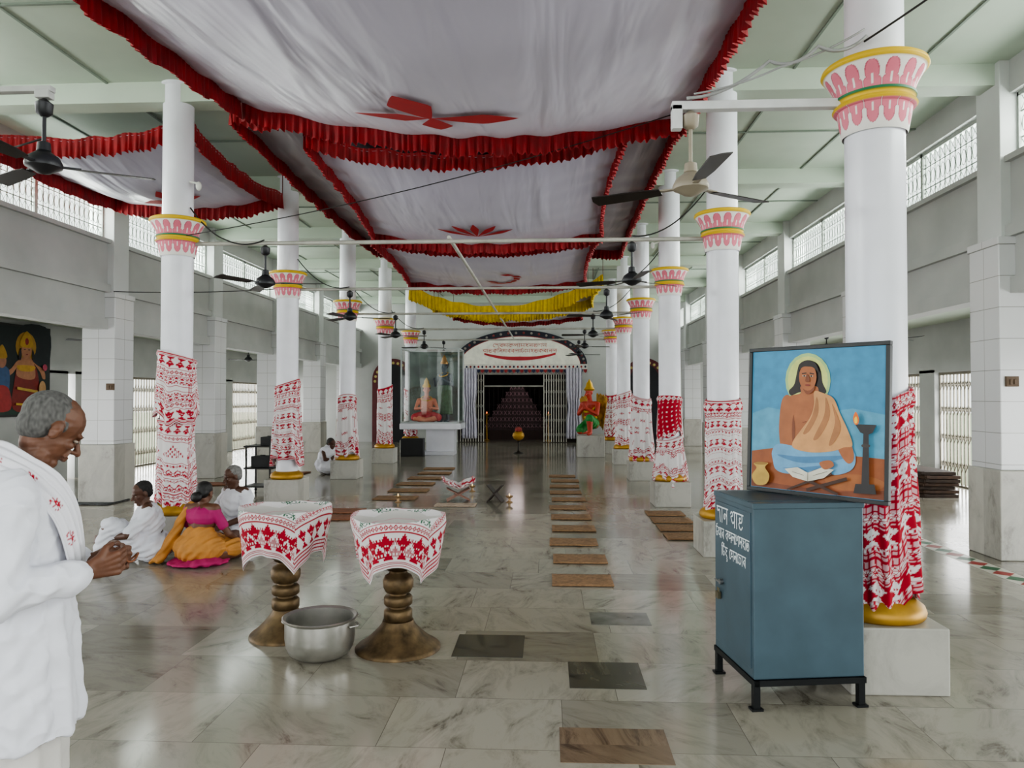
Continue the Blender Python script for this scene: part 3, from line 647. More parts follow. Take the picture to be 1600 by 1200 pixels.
# ---------------------------------------------------------------- brass stands with draped cloths
def stand(p,label,rot,rim,base,seed):
    t=thing('brass_stand',label,'stand',(p.x,p.y,0),0,'brass footed offering stands')
    k=base
    MB().lathe([(k,0),(k,.012),(k*.95,.025),(k*.82,.045),(k*.7,.07),(k*.56,.105),(k*.45,.135),(k*.38,.16),(k*.36,.18)],44).build('foot',BRASS,t,50)
    MB().lathe([(.082,.18),(.09,.19),(.09,.24),(.082,.25),(.055,.255),(.055,.27),(.082,.275),(.09,.285),(.09,.325),(.082,.335),(.055,.34),(.055,.35),(.08,.36),(.095,.39),(.098,.43),(.085,.46),(.06,.475),(.055,.49),(.075,.5)],36).build('stem',BRASS,t,50)
    MB().lathe([(.07,.5),(.10,.53),(.16,.58),(.235,.68),(.278,rim-.03),(.288,rim-.014),(.274,rim-.05),(.2,.64),(.05,.58),(.001,.58)],44).build('bowl',BRASS,t,50)
    R=.30; a=.515; rnd=random.Random(seed); ph=[rnd.random()*6 for _ in range(5)]; n=260
    def fn(u,v):
        x=(u*2-1)*a; y=(v*2-1)*a; eu=sqrt(x*x+y*y)+1e-6; mxn=max(abs(x),abs(y)); rho=.5*eu+.5*mxn*1.13; th=atan2(y,x)
        if rho<R: z=rim+.010-.05*(1-(rho/R)**6)+.003*sin(th*7+ph[0])*rho/R; r=rho
        else:
            h=(rho-R)*1.12; f=min(1,h/.04); pl=sin(th*8+ph[1]+h*3)*.5+sin(th*13+ph[2])*.25+sin(th*4+ph[3])*.5
            r=R+.012*f-.20*h+f*pl*(.004+.085*h); z=rim+.010-h*1.0+.003*sin(th*7+ph[0])*(1-f)
        z+=.014*exp(-((rho-R)/.02)**2)*(.5+.5*sin(th*2+ph[2]))
        A=th+rot; return (r*cos(A),r*sin(A),z)
    def cf(u,v):
        x,y=u*2*a,v*2*a; e=min(x,2*a-x); ye=min(y,2*a-y); rr=sqrt((x-a)**2+(y-a)**2)
        if rr<.27: return S(196,192,188) if int(rr*60)%9 else SH
        sd=e<ye
        if sd:
            if e<.006: return WC
            if e<.07: return RC_ if (e%.020)<.008 else (SH if (y%.02)<.007 else WC)
            if .08<e<.19: return RC_ if bit('sarai',y,e-.08,.10,.11) else WC
            if .20<e<.206: return RC_
            if .22<e<.25: return RC_ if bit('flo',y,e-.22,.03,.03) else WC
            return WC
        if ye<.01: return WC
        if ye<.035: return RC_ if (ye%.010)<.005 else WC
        if .045<ye<.185: return RC_ if (bit('sarai',x+.04,ye-.045,.14,.14) or (.06<ye<.16 and bit('temple',x+.11,ye-.06,.14,.10)) and (x%.012)<.009) else WC
        if .19<ye<.196 or .232<ye<.237: return RC_
        if .200<ye<.228: return RC_ if bit('dia',x,ye-.2,.03,.028) else WC
        if .245<ye<.275: return GC if bit('flo',x,ye-.245,.08,.03) else WC
        return WC
    o=MB().grid(n,n,fn,False,cf).build('draped_cloth',CLOTHM,None,180,(p.x,p.y,0),thick=.002)
    return t,o
p2=fl(622,1012); p1=fl(446,992)
t,o=stand(p2,'brass stand on the right of the pair, with the wider foot',.12,.83,.27,3); tag(o,'red and white woven cloth draped over the right brass stand','cloth','woven cloths draped over brass stands')
t,o=stand(p1,'brass stand on the left of the pair, foot partly behind the pot',-.25,.845,.235,8); tag(o,'white cloth with red motifs and green specks over the left brass stand','cloth','woven cloths draped over brass stands')
p=fl(500,1024); t=thing('metal_pot','round dented aluminium cooking pot on the floor before the brass stands','pot',(p.x,p.y,0))
MB().lathe([(.10,0),(.15,.006),(.185,.03),(.205,.07),(.212,.12),(.212,.225),(.228,.236),(.23,.244),(.222,.248),(.204,.236),(.203,.12),(.196,.07),(.18,.035),(.14,.016),(.001,.014)],56).build('pot_body',ALU,t,45)
for s_,a in((1,radians(-8)),(-1,radians(172))):
    pts=[Matrix.Rotation(a,3,'Z')@V((.215+.035*sin(pi*i/8),-.05+.1*i/8,.20)) for i in range(9)]; MB().tube(pts,.007,8).build('handle',ALU,t,180)
# ---------------------------------------------------------------- donation box + stand
BL=mat((66,86,97),.42,.1,.10,5,.05,name='slate_enamel'); TH=radians(8)
bx0=V((1.045,3.83,0)); ux=V((cos(TH),sin(TH),0)); uy=V((-sin(TH),cos(TH),0)); bc_=bx0+ux*.295+uy*.27
t=thing('box_stand','low black iron stand under the blue donation box','stand',bc_,TH)
mb=MB()
for sx in(-1,1):
    mb.bb((sx*.285-.015,-.28,.125),(sx*.285+.015,.28,.155)); mb.bb((-.295,sx*.265-.015,.125),(.295,sx*.265+.015,.155)); mb.bb((-.295,sx*.1-.01,.13),(.295,sx*.1+.01,.15))
mb.build('frame',IRON,t)
for sx in(-1,1):
    for sy in(-1,1): MB().bb((sx*.28-.017,sy*.255-.017,0),(sx*.28+.017,sy*.255+.017,.13)).bb((sx*.28-.03,sy*.255-.025,.0),(sx*.28+.03,sy*.255+.025,.012)).build('leg',IRON,t)
t=thing('donation_box','slate blue steel donation box with white lettering beside the near column','donation box',V((bc_.x,bc_.y,.156)),TH)
MB().bb((-.295,-.27,0),(.295,.27,.88)).build('body',BL,t,bevel=.006)
MB().bb((-.300,-.275,.868),(.300,.275,.898)).build('lid',BL,t,bevel=.004)
d=MB().bb((-.301,-.24,.05),(-.292,.24,.845)).build('door',BL,t,bevel=.002)
MB().cyl((-.30,.14,.40),(-.32,.14,.40),.016,n=14).bb((-.325,.11,.395),(-.318,.20,.407)).build('latch_handle',mat((150,150,150),.3,.9),d,50)
MB().tube([(-.315,.16,.36),(-.315,.16,.335),(-.315,.18,.335),(-.315,.18,.36)],.004,6).bb((-.325,.15,.30),(-.307,.19,.338)).build('padlock',mat((120,112,90),.35,.8),d)
MB().bb((-.295,-.2,.898),(.05,.2,.901)).build('slot_plate',mat((56,74,84),.5),t)
TM=Matrix(((0,0,-1),(-1,0,0),(0,1,0)))
def TXT(x,y,z): return Matrix.Translation((x,y,z))@TM.to_4x4()
PW=mat((220,226,228),.6)
lettering(['দ','া','ন',' ','প','া','ত্ৰ'],.38,.085,TXT(-.3014,.03,.775),PW,d,.052)
lettering(['ট','প','া','ৰ',' ','ক','স','ল','ে','গ','ণ','হ','া','ত'],.47,.055,TXT(-.3014,-.0,.670),PW,d,.06)
lettering(['ি','ট','হ','ু',' ','ে','স','ন','ে','চ','া','ৰ'],.34,.055,TXT(-.3014,-.02,.575),PW,d,.06)
# ---------------------------------------------------------------- portrait
pl_=V((1.165,4.38,0)); pr_=V((1.69,3.75,0)); W_=(pr_-pl_).length; H_=.825; ang=atan2(pr_.y-pl_.y,pr_.x-pl_.x)
t=thing('painted_portrait','framed painting of a seated haloed figure against blue, standing on the donation box','painting',V(((pl_.x+pr_.x)/2,(pl_.y+pr_.y)/2,1.058)),ang)
t.rotation_euler=(radians(-2.5),0,ang)
fw=.022; mb=MB(); mb.bb((-W_/2,-.015,0),(W_/2,.015,fw)); mb.bb((-W_/2,-.015,H_-fw),(W_/2,.015,H_)); mb.bb((-W_/2,-.015,fw),(-W_/2+fw,.015,H_-fw)); mb.bb((W_/2-fw,-.015,fw),(W_/2,.015,H_-fw))
mb.build('frame',mat((38,40,42),.5),t,bevel=.003)
MB().bb((-W_/2+fw,-.006,fw),(W_/2-fw,.01,H_-fw)).build('canvas',mat((84,156,196),.6,0,.1,3),t)
def ptf(x,y,dp):
    u=(x-1170)/218; top=541-19*u; bot=757+17*u; v=(y-top)/(bot-top); u=min(max(u,.028),.972); v=min(max(v,.03),.97)
    uu=u*4.3/(4.3*u+3.66*(1-u)) 
    return (-W_/2+uu*W_,-.006-dp,H_*(1-v))
SK=(160,96,58);SD=(122,66,38);PE=(200,146,94);PD=(164,110,68);DB=(104,156,192);DD=(72,122,162);BN=(64,36,22)
sh=[((62,134,172),[(1165,530),(1395,515),(1395,640),(1165,650)],0),((84,150,180),[(1165,640),(1200,630),(1260,640),(1330,628),(1395,636),(1395,712),(1165,702)],0),
((146,80,42),[(1165,697),(1210,692),(1395,704),(1395,790),(1165,770)],0),((120,62,34),[(1165,740),(1230,748),(1300,755),(1395,752),(1395,790),(1165,770)],0),((158,94,50),[(1290,735),(1340,728),(1380,738),(1370,750),(1310,752)],1),
((160,190,128),ellp(1261,587,35,42),0),((196,204,122),ellp(1261,587,31,37),0),
((34,26,26),[(1244,575),(1248,562),(1260,556),(1274,560),(1281,572),(1284,590),(1290,604),(1280,608),(1266,604),(1248,606),(1236,611),(1232,604),(1240,594)],1),
(SK,[(1251,596),(1275,596),(1280,608),(1296,612),(1304,625),(1306,660),(1300,692),(1240,692),(1238,660),(1226,640),(1222,622),(1234,612),(1250,607)],1),
(SK,[(1222,618),(1234,612),(1242,640),(1240,662),(1238,690),(1252,712),(1246,720),(1232,716),(1222,694),(1218,660)],1),
(SD,[(1240,640),(1243,664),(1241,690),(1238,664)],1),
(DB,[(1210,712),(1208,698),(1216,686),(1240,688),(1268,696),(1300,688),(1330,690),(1337,706),(1330,722),(1305,730),(1280,722),(1258,730),(1228,730),(1214,724)],1),
(DD,[(1216,702),(1250,704),(1290,702),(1330,700),(1296,710),(1250,713)],1),(DD,[(1225,722),(1256,720),(1290,716),(1262,726)],1),
(SK,[(1298,640),(1318,660),(1332,688),(1334,706),(1326,712),(1316,702),(1306,684),(1294,664)],1),
(PE,[(1272,604),(1286,606),(1302,614),(1312,636),(1324,660),(1332,684),(1318,688),(1302,694),(1270,697),(1243,692),(1240,682),(1252,664),(1266,644),(1272,624)],1),
(PD,[(1276,612),(1270,640),(1256,668),(1266,664),(1279,636)],1),(PD,[(1290,612),(1288,640),(1272,676),(1282,672),(1297,640)],1),(PD,[(1300,622),(1305,650),(1296,684),(1304,680),(1314,656)],1),
(SD,[(1254,594),(1272,594),(1270,604),(1260,608)],1),(SK,ellp(1262,582,13.5,21),0),((34,26,26),[(1246,574),(1250,562),(1262,557),(1274,561),(1279,574),(1270,567),(1262,566),(1254,567)],1),
((40,26,22),linep(1253,577,1260,576,1.6),0),((40,26,22),linep(1265,576,1272,577,1.6),0),((190,180,166),ellp(1257,580.5,3.0,1.2,10),0),((190,180,166),ellp(1268,580.5,3.0,1.2,10),0),((30,20,18),ellp(1257,580.5,1.4,1.3,8),0),((30,20,18),ellp(1268,580.5,1.4,1.3,8),0),
(SD,[(1261,578),(1259,588),(1262,590),(1266,588),(1264,580)],1),((126,50,40),ellp(1262.5,594.5,4.2,1.5,10),0),
(SD,linep(1262,650,1256,652,1.2),0),(BN,linep(1234,756,1302,727,5.5),0),(BN,linep(1238,728,1312,760,5.5),0),(BN,linep(1264,754,1326,735,5),0),
((206,202,186),[(1230,723),(1250,720),(1266,728),(1288,719),(1306,722),(1291,735),(1266,741),(1243,735)],0),((130,126,112),linep(1266,728,1266,741,1.2),0),((130,126,112),linep(1242,727,1260,732,.8),0),((130,126,112),linep(1274,732,1296,725,.8),0),(SK,[(1284,712),(1300,708),(1306,716),(1292,722)],1),
((46,42,44),[(1338,652),(1371,652),(1365,664),(1356,668),(1346,664)],0),((46,42,44),[(1351,666),(1359,666),(1361,744),(1349,744)],0),((46,42,44),[(1340,742),(1369,742),(1372,757),(1337,756)],0),((60,52,50),ellp(1355,684,7,3,12),0),
((226,110,30),[(1338,652),(1335,643),(1339,633),(1344,643),(1343,651)],1),((240,200,80),[(1338,650),(1337,644),(1340,640),(1342,646),(1341,650)],1),
((188,152,70),[(1184,716),(1205,715),(1201,722),(1208,734),(1203,747),(1188,748),(1181,735),(1188,723)],1),((146,110,46),ellp(1194.5,716,10,2.2,12),0)]
flatart('painted_figure',sh,t,ptf,.0006)
t=thing('wall_painting','dark painting of a crowned figure on the left wall, cut by the frame edge','painting',(OL+.13,12.5,1.25),pi/2)
MB().bb((-.8,-.02,0),(.8,.02,1.62)).build('frame',mat((36,34,34),.5),t,bevel=.004)
def dtf(x,y,dp): return (-.76+1.52*x,-.022-dp,.04+1.54*y)
sh=[((24,36,36),[(0,0),(1,0),(1,1),(0,1)],0),((34,62,50),[(0,0),(1,0),(1,.2),(.6,.26),(.3,.2),(0,.28)],0),((18,28,34),[(.55,.6),(.95,.5),(1,1),(.5,1)],1),
((170,130,50),ellp(.6,.78,.17,.17),0),((124,34,28),[(.5,.62),(.7,.62),(.82,.4),(.78,.06),(.4,.06),(.42,.4)],1),((170,118,86),[(.5,.64),(.7,.64),(.76,.45),(.68,.4),(.5,.42),(.44,.48)],1),
((170,118,86),[(.44,.6),(.5,.62),(.4,.48),(.28,.42),(.26,.47),(.36,.52)],1),((170,118,86),[(.7,.62),(.77,.58),(.9,.52),(.93,.42),(.88,.42),(.83,.5)],1),((186,146,50),[(.46,.56),(.74,.56),(.7,.5),(.5,.5)],1),
((176,122,90),ellp(.6,.73,.085,.09),0),((26,20,20),[(.5,.76),(.52,.68),(.5,.62),(.47,.66)],1),((26,20,20),[(.7,.76),(.69,.68),(.71,.62),(.74,.66)],1),((186,146,44),[(.5,.78),(.7,.78),(.68,.88),(.6,.96),(.52,.88)],1),((140,34,34),ellp(.6,.84,.03,.04),0),
((30,20,20),linep(.55,.745,.58,.745,.008),0),((30,20,20),linep(.62,.745,.65,.745,.008),0),((130,40,40),ellp(.6,.69,.02,.007,10),0),
((54,84,124),[(.1,.5),(.3,.52),(.32,.3),(.24,.1),(.08,.1)],1),((160,110,86),ellp(.2,.6,.07,.08),0),((176,136,44),[(.12,.64),(.28,.64),(.2,.78)],1),((160,50,50),[(.1,.3),(.3,.3),(.34,.06),(.06,.06)],1),((186,156,70),linep(.44,.3,.78,.26,.03),0),((180,140,96),ellp(.86,.3,.06,.09),0),((170,64,88),ellp(.9,.55,.04,.04),0),((186,150,50),linep(.42,.12,.8,.1,.025),0)]
flatart('painted_scene',sh,t,dtf,.0015)
# ---------------------------------------------------------------- book stands, lamps
def bookstand(p,label,m,rz,sc=1,tl=48):
    t=thing('book_stand',label,'book stand',(p.x,p.y,0),rz)
    for s_ in(-1,1):
        Q=Matrix.Rotation(s_*radians(tl),3,'Y'); MB().box((0,.0,sin(radians(tl))*.2*sc+.006),(.4*sc,.22*sc,.015),Q).build('leaf',m,t,bevel=.003)
    return t
p=fl(716,782); bookstand(p,'low folding stand holding an open cloth-covered book on the pale rug',mat((150,110,96),.7),.2,1.0,28)
mb=MB(); mb.box((-.11,0,.235),(.22,.26,.02),Matrix.Rotation(radians(22),3,'Y')).box((.11,0,.235),(.22,.26,.02),Matrix.Rotation(radians(-22),3,'Y'))
o=mb.build('open_book',mat((196,176,172),.8,0,.25,18),None,0,(p.x,p.y,0),.2,bevel=.004); tag(o,'open book resting on the low folding stand with the red cloth','book')
o=MB().grid(30,24,lambda u,v:(-.25+.5*u,-.17+.34*v,.222+.20*abs(u-.5)+.012*sin(u*19+v*7)-.10*max(0,.25-v)*2),False,lambda u,v:gam('redband',u*.44,v*.28+.3,.44,.9)).build('book_cloth',CLOTHM,None,180,(p.x,p.y,.035),.2,thick=.003); tag(o,'small red and white cloth laid over the open book','cloth')
p=fl(774,784); bookstand(p,'dark folding wooden book stand standing empty',mat((48,36,32),.6),-.2,.85)
def oil_lamp(p,label):
    t=thing('oil_lamp',label,'lamp',(p.x,p.y,0),0,'small oil lamps on the floor'); MB().lathe([(.05,0),(.052,.008),(.02,.02),(.018,.06),(.05,.08),(.055,.1),(.04,.095),(.001,.085)],20).build('lamp_body',mat((170,140,104),.4,.5),t,50)
    MB().ell((0,0,.112),(.010,.010,.022)).build('flame',mat((255,220,150),.5,emit=1.2),t,180); return t
for q,(a,b,l) in enumerate([(738,768,'small lit lamp just right of the open book'),(796,785,'small lit lamp right of the dark book stand'),(622,785,'small lit lamp on the left row of mats')]): oil_lamp(fl(a,b),l)
p=fl(810,709); t=thing('brass_lamp_stand','tall brass vessel on a thin stand with a cloth on top, before the shrine','lamp stand',(p.x,p.y,0))
MB().lathe([(.14,0),(.14,.02),(.05,.06),(.025,.1),(.025,.3),(.05,.32),(.025,.36)],24).build('stem',mat((40,34,30),.5,.4),t,50)
MB().lathe([(.02,.36),(.13,.42),(.17,.5),(.15,.58),(.1,.61),(.13,.63),(.001,.62)],28).build('vessel',GOLD,t,50)
MB().ell((0,0,.68),(.1,.09,.08)).build('folded_cloth',mat((160,70,66),.9,0,.3,20),t,180)
# ---------------------------------------------------------------- glass case
cx,cy=-3.2,20.3
t=thing('display_case','tall glass display case on a white slab left of the shrine','display case',(cx,cy,0),0)
MB().bb((-.62,-.35,0),(.62,.35,.1)).build('foot_slab',WHITE,t,bevel=.01)
MB().bb((-.15,-.25,.1),(.62,.3,.72)).build('pedestal',WHITE,t,bevel=.01)
MB().bb((-.82,-.6,.72),(.84,.6,.88)).build('base_slab',WHITE,t,bevel=.02)
fx,fy,z0,z1=.78,.55,.88,2.9; mb=MB()
for sx in(-1,1):
    for sy in(-1,1): mb.bb((sx*fx-.02,sy*fy-.02,z0),(sx*fx+.02,sy*fy+.02,z1))
    for z in(z0+.02,z1): mb.bb((-fx,sx*fy-.02,z-.02),(fx,sx*fy+.02,z+.02)); mb.bb((sx*fx-.02,-fy,z-.02),(sx*fx+.02,fy,z+.02))
mb.build('metal_frame',mat((170,176,176),.3,.5),t)
mb=MB()
for sx in(-1,1): mb.add([(sx*fx,-fy,z0),(sx*fx,fy,z0),(sx*fx,fy,z1),(sx*fx,-fy,z1)],[(0,1,2,3)])
mb.add([(-fx,-fy,z0),(fx,-fy,z0),(fx,-fy,z1),(-fx,-fy,z1)],[(0,1,2,3)]); mb.add([(-fx,fy,z1),(fx,fy,z1),(fx,-fy,z1),(-fx,-fy,z1)],[(0,1,2,3)])
mb.build('glass',GLASS,t)
MB().bb((-fx,fy-.01,z0),(fx,fy,z1)).build('back_panel',mat((92,108,100),.6,0,.25,3),t)
o=MB().bb((-.3,-.16,0),(.3,.16,.48)).bb((-.26,-.17,.04),(.26,-.158,.44)).build('speaker_box',mat((26,26,28),.6),None,0,(cx-.45,cy-.62,0),0,bevel=.01); tag(o,'black box on the floor below the glass case','box')
def headprims(B,c,Fv,Uv,s=1.0,ear=True,old=False):
    Fv=V(Fv).normalized(); Uv=(V(Uv)-Fv*V(Uv).dot(Fv)).normalized(); Lv=Uv.cross(Fv); R=Matrix((Fv,Lv,Uv)).transposed(); c=V(c)
    P=lambda f,l,u: c+(Fv*f+Lv*l+Uv*u)*s
    E=lambda f,l,u,a,b,d: B.ell(P(f,l,u),(a*s,b*s,d*s),R,16)
    E(-.015,0,.035,.098,.075,.083); E(.018,0,-.025,.07,.059,.085) if not old else E(.016,0,-.025,.068,.054,.085); E(.05,0,-.095,.03,.028,.024); E(-.01,0,-.06,.06,.050,.05)
    E(.078,0,.020,.014,.046,.010)
    for l in(-1,1):
        E(.060,l*.038,-.022,.020,.016,.014)
        if ear: E(-.008,l*.076,-.006,.02,.009,.033); E(-.004,l*.079,-.008,.008,.012,.016)
    B.cap(P(.083,0,.008),.008*s,P(.112,0,-.030),.0115*s); E(.099,.012,-.033,.012,.008,.008); E(.099,-.012,-.033,.012,.008,.008)
    E(.086,0,-.058,.011,.023,.0055); E(.084,0,-.070,.011,.020,.006)
    return P,R,Fv,Lv,Uv
def eyes(P,R,parent,s=1,brow=(50,46,44)):
    for l in(-1,1):
        o=MB().ell(P(.0745,l*.031,-.001),(.0085*s,.0125*s,.0055*s),R,12).build('eye',mat((150,136,124),.3),parent,180)
        MB().ell(P(.081,l*.031,-.002),(.004*s,.0055*s,.005*s),R,10).build('iris',mat((24,16,14),.3),o,180)
        MB().ell(P(.083,l*.030,.022),(.004*s,.017*s,.003*s),R,10).build('eyebrow',mat(brow,.9),parent,180)
def mini_fig(loc,rz,name,label,skin,cloth,crown,s,pose):
    t=thing(name,label,'statue',loc,rz); B=MB(); U=s
    if pose=='sit':
        B.ell((0,0,.12*U),(.16*U,.2*U,.12*U)); B.ell((0,0,.38*U),(.11*U,.16*U,.2*U)); B.cap((0,-.15*U,.52*U),.05*U,(0,.15*U,.52*U),.05*U); B.cap((0,0,.5*U),.05*U,(.01,0,.66*U),.05*U)
        for l in(-1,1):
            B.chain([((0,l*.18*U,.52*U),.045*U),((.08*U,l*.25*U,.32*U),.038*U),((.24*U,l*.1*U,.34*U),.03*U)]); B.ell((.27*U,l*.08*U,.35*U),(.05*U,.03*U,.03*U))
            B.chain([((0,l*.1*U,.12*U),.08*U),((.3*U,l*.26*U,.12*U),.07*U),((.22*U,-l*.05*U,.06*U),.045*U)])
        hc=V((.02*U,0,.76*U))
        C=MB().ell((.02*U,0,.13*U),(.22*U,.28*U,.14*U)).cap((.05*U,.12*U,.16*U),.10*U,(.28*U,.26*U,.13*U),.09*U).cap((.05*U,-.12*U,.16*U),.10*U,(.28*U,-.26*U,.13*U),.09*U)
    else:
        B.ell((0,0,.78*U),(.11*U,.15*U,.14*U)); B.ell((0,0,1.0*U),(.11*U,.16*U,.2*U)); B.cap((0,-.15*U,1.14*U),.05*U,(0,.15*U,1.14*U),.05*U); B.cap((0,0,1.1*U),.05*U,(.01,0,1.26*U),.045*U)
        for l in(-1,1):
            B.chain([((0,l*.18*U,1.14*U),.045*U),((.04*U,l*.26*U,.9*U),.038*U),((.22*U,l*.14*U,1.02*U),.03*U)]); B.ell((.26*U,l*.12*U,1.05*U),(.05*U,.03*U,.03*U))
            B.chain([((0,l*.09*U,.78*U),.085*U),((.03*U,l*.1*U,.42*U),.06*U),((-.01*U,l*.1*U,.06*U),.04*U)]); B.ell((.06*U,l*.1*U,.035*U),(.11*U,.04*U,.035*U))
        hc=V((.02*U,0,1.36*U))
        C=MB().loft([(0,0,.9*U,.13*U,.17*U),(0,0,.6*U,.15*U,.2*U),(0,0,.2*U,.16*U,.22*U)])
    P,R,_,_,_=headprims(B,hc,(1,0,0),(0,0,1),U)
    B.bake('body',mat(skin,.5,0,.05),t,.014*max(U,.8),3); eyes(P,R,t,U)
    C.bake('garment',mat(cloth,.6,0,.15,10),t,.015,2,lambda c:.006*sin(atan2(c.y,c.x)*12))
    MB().lathe([(.09*U,.05*U),(.095*U,.09*U),(.06*U,.14*U),(.05*U,.2*U),(.02*U,.25*U),(.001,.28*U)],20,hc).build('crown',mat(crown,.35,.4),t,60)
    MB().ell(hc+V((-.03*U,0,.03*U)),(.09*U,.088*U,.095*U)).build('hair',mat((24,20,20),.7),t,180)
    MB().tube([hc+V((.02*U+.1*U*cos(a)*.9,.12*U*sin(a),-.2*U-.05*U*cos(a))) for a in [2*pi*i/16 for i in range(17)]],.014*U,6).build('garland',mat((190,150,50),.6),t,180)
    return t
mini_fig((cx-.16,cy-.14,.885),radians(-80),'seated_statue','seated figure in red with gold crown inside the glass case',(196,126,100),(178,50,60),(190,150,50),1.2,'sit')
mini_fig((cx+.32,cy+.05,.885),radians(-120),'standing_statue','dark teal standing figure inside the glass case',(52,70,78),(66,100,72),(150,110,50),1.15,'stand')
p=V((1.12,19.9,0)); o=MB().bb((-.36,-.36,0),(.36,.36,.58)).build('statue_pedestal',PLINTHM,None,0,p,bevel=.01); tag(o,'white marble pedestal under the painted kneeling statue','pedestal')
t=thing('kneeling_statue','painted red kneeling statue with folded hands, yellow wings and green leg wrap','statue',(p.x,p.y,.582),radians(-125))
B=MB(); B.ell((-.05,0,.28),(.15,.18,.14)); B.ell((-.02,0,.6),(.15,.19,.26)); B.cap((0,-.2,.82),.08,(0,.2,.82),.08); B.cap((0,0,.8),.07,(.03,0,1.0),.065)
for l in(-1,1):
    B.chain([((0,l*.24,.82),.07),((.12,l*.28,.56),.06),((.27,l*.03,.72),.04)]); B.cap((.27,l*.03,.7),.035,(.3,l*.02,.84),.025)
B.chain([((-.05,.12,.28),.12),((.32,.18,.42),.09),((.3,.18,.06),.06),((.38,.18,.04),.05)]); B.chain([((-.05,-.12,.28),.12),((.26,-.16,.1),.09),((-.15,-.16,.07),.06)])
P,R,_,_,_=headprims(B,(.06,0,1.12),(1,0,-.1),(0,0,1),1.25); B.cap((.2,0,1.1),.03,(.27,0,1.04),.012)
B.bake('body',mat((178,58,40),.5,0,.1),t,.015,3); eyes(P,R,t,1.25)
MB().cap((-.03,.1,.3),.15,(.32,.18,.44),.115).cap((-.03,-.1,.28),.15,(.24,-.16,.14),.12).ell((-.04,0,.3),(.19,.22,.16)).bake('leg_wrap',mat((44,130,58),.6,0,.15),t,.015,2,lambda c:.006*sin(c.x*60))
MB().ell((-.02,0,.46),(.165,.205,.06)).bake('sash',mat((206,176,50),.6,0,.15),t,.015,2)
MB().lathe([(.12,.06),(.15,.1),(.1,.17),(.08,.26),(.03,.33),(.001,.38)],22,(.04,0,1.12)).build('crown',mat((200,156,44),.35,.4),t,60)
for l in(-1,1):
    def wf(u,v,l=l):
        return (-.16-.05*sin(pi*u),l*(.1+.34*u*(1-.4*(1-v))),.25+.85*v-.12*u*u+.02*sin(u*25))
    MB().grid(24,16,wf).build('wing',mat((184,140,46),.6,0,.35,9),t,180,thick=.02)
MB().tube([V((.05+.15*cos(a),.17*sin(a),.72-.10*cos(a))) for a in [2*pi*i/20 for i in range(21)]],.028,8).build('garland',mat((206,170,44),.6),t,180)
# ---------------------------------------------------------------- shrine front
ys=YB-.12; ac=-1.0; hw=2.35; zb=2.72
t=thing('shrine_arch','dark arched pediment with white lunette and red lettering over the shrine gate','arch',(ac,ys,0))
def archpoly(r,h,y,n=40): return [(r*cos(pi*i/n),y,zb+h*sin(pi*i/n)) for i in range(n+1)]
def archmesh(r,h,y0,y1,nm,m,z0=None):
    a=archpoly(r,h,y0); b=archpoly(r,h,y1); n=len(a); MB().add(a+b,[tuple(range(n))[::-1],tuple(range(n,2*n))]+[(i,(i+1)%n,(i+1)%n+n,i+n) for i in range(n)]).build(nm,m,t)
archmesh(hw,1.22,-.02,.11,'dark_arch',mat((30,32,46),.6)); archmesh(hw-.22,1.02,-.05,0,'lunette_rim',mat((130,34,40),.6)); archmesh(hw-.25,.99,-.06,-.02,'lunette',mat((224,222,210),.6))
mb=MB()
for i in range(26): a=pi*(i+.5)/26; mb.ell(((hw-.10)*cos(a),-.03,zb+1.12*sin(a)),(.045,.02,.045),None,8,i%2)
mb.build('arch_bosses',[mat((120,44,44),.6),mat((130,124,118),.6)],t,60)
MB().bb((-hw,-.1,zb-.16),(hw,.11,zb+.02)).build('cornice',mat((206,202,194),.6),t)
mb=MB(); n=34
for i in range(n):
    x=-hw+2*hw*(i+.5)/n; mb.add([(x-.07,-.11,zb-.16),(x+.07,-.11,zb-.16),(x+.045,-.11,zb-.25),(x,-.11,zb-.29),(x-.045,-.11,zb-.25)],[(0,4,3,2,1)],i%2); mb.ell((x,-.105,zb-.07),(.035,.012,.04),None,8,1-i%2)
mb.build('scallop_trim',[mat((32,36,72),.6),mat((140,32,38),.6)],t)
M2=Matrix(((1,0,0),(0,0,-1),(0,1,0)))
def TX2(x,y,z): return Matrix.Translation((x,y,z))@M2.to_4x4()
RT=mat((176,40,36),.6)
lettering(['ে','দ','ৰ','স','ক','ল','া','ম','হ','ন','ত','গ','ণ'],1.9,.12,TX2(0,-.062,zb+.68),RT,t,.065)
lettering(['প','া','ত','ক','ি','ন','স','ব','ব','ল','া','ট','ে','ম','হ','ত','ক','ৰ','া','ন','ল'],2.6,.12,TX2(0,-.062,zb+.49),RT,t,.065)
MB().grid(30,3,lambda u,v:(-1.25+2.5*u,-.07,zb+.15+.2*(2*u-1)**2+.14*v*(1-.5*abs(2*u-1)))).build('red_ribbon',mat((170,40,50),.6),t)
def leaf(x0,x1):
    global dn
    dn+=1; mb=MB(); n=int((x1-x0)/.085); s_=(x1-x0)/n
    for k in range(n+1):
        x=x0+k*s_; mb.bb((x-.014,-.015,.02),(x+.014,.015,2.4))
        if k<n:
            for z in(.2,.7,1.2,1.7,2.1): mb.beam((x,-.015,z),(x+s_,-.015,z+.16),.014,.006); mb.beam((x+s_,-.015,z),(x,-.015,z+.16),.014,.006)
    struct(mb.build('door_%d'%dn,mat((206,202,192),.45,.2),None,0,(0,YB-.06,0)))
leaf(-3.1,-2.28); leaf(-.16,.62)
struct(MB().bb((-3.2,YB-.1,2.38),(1.15,YB-.01,2.5)).bb((-2.3,YB-.08,1.95),(-.15,YB-.02,2.0)).build('trim_1',mat((150,146,140),.5)))
dn+=1; mb=MB(); x=-2.25
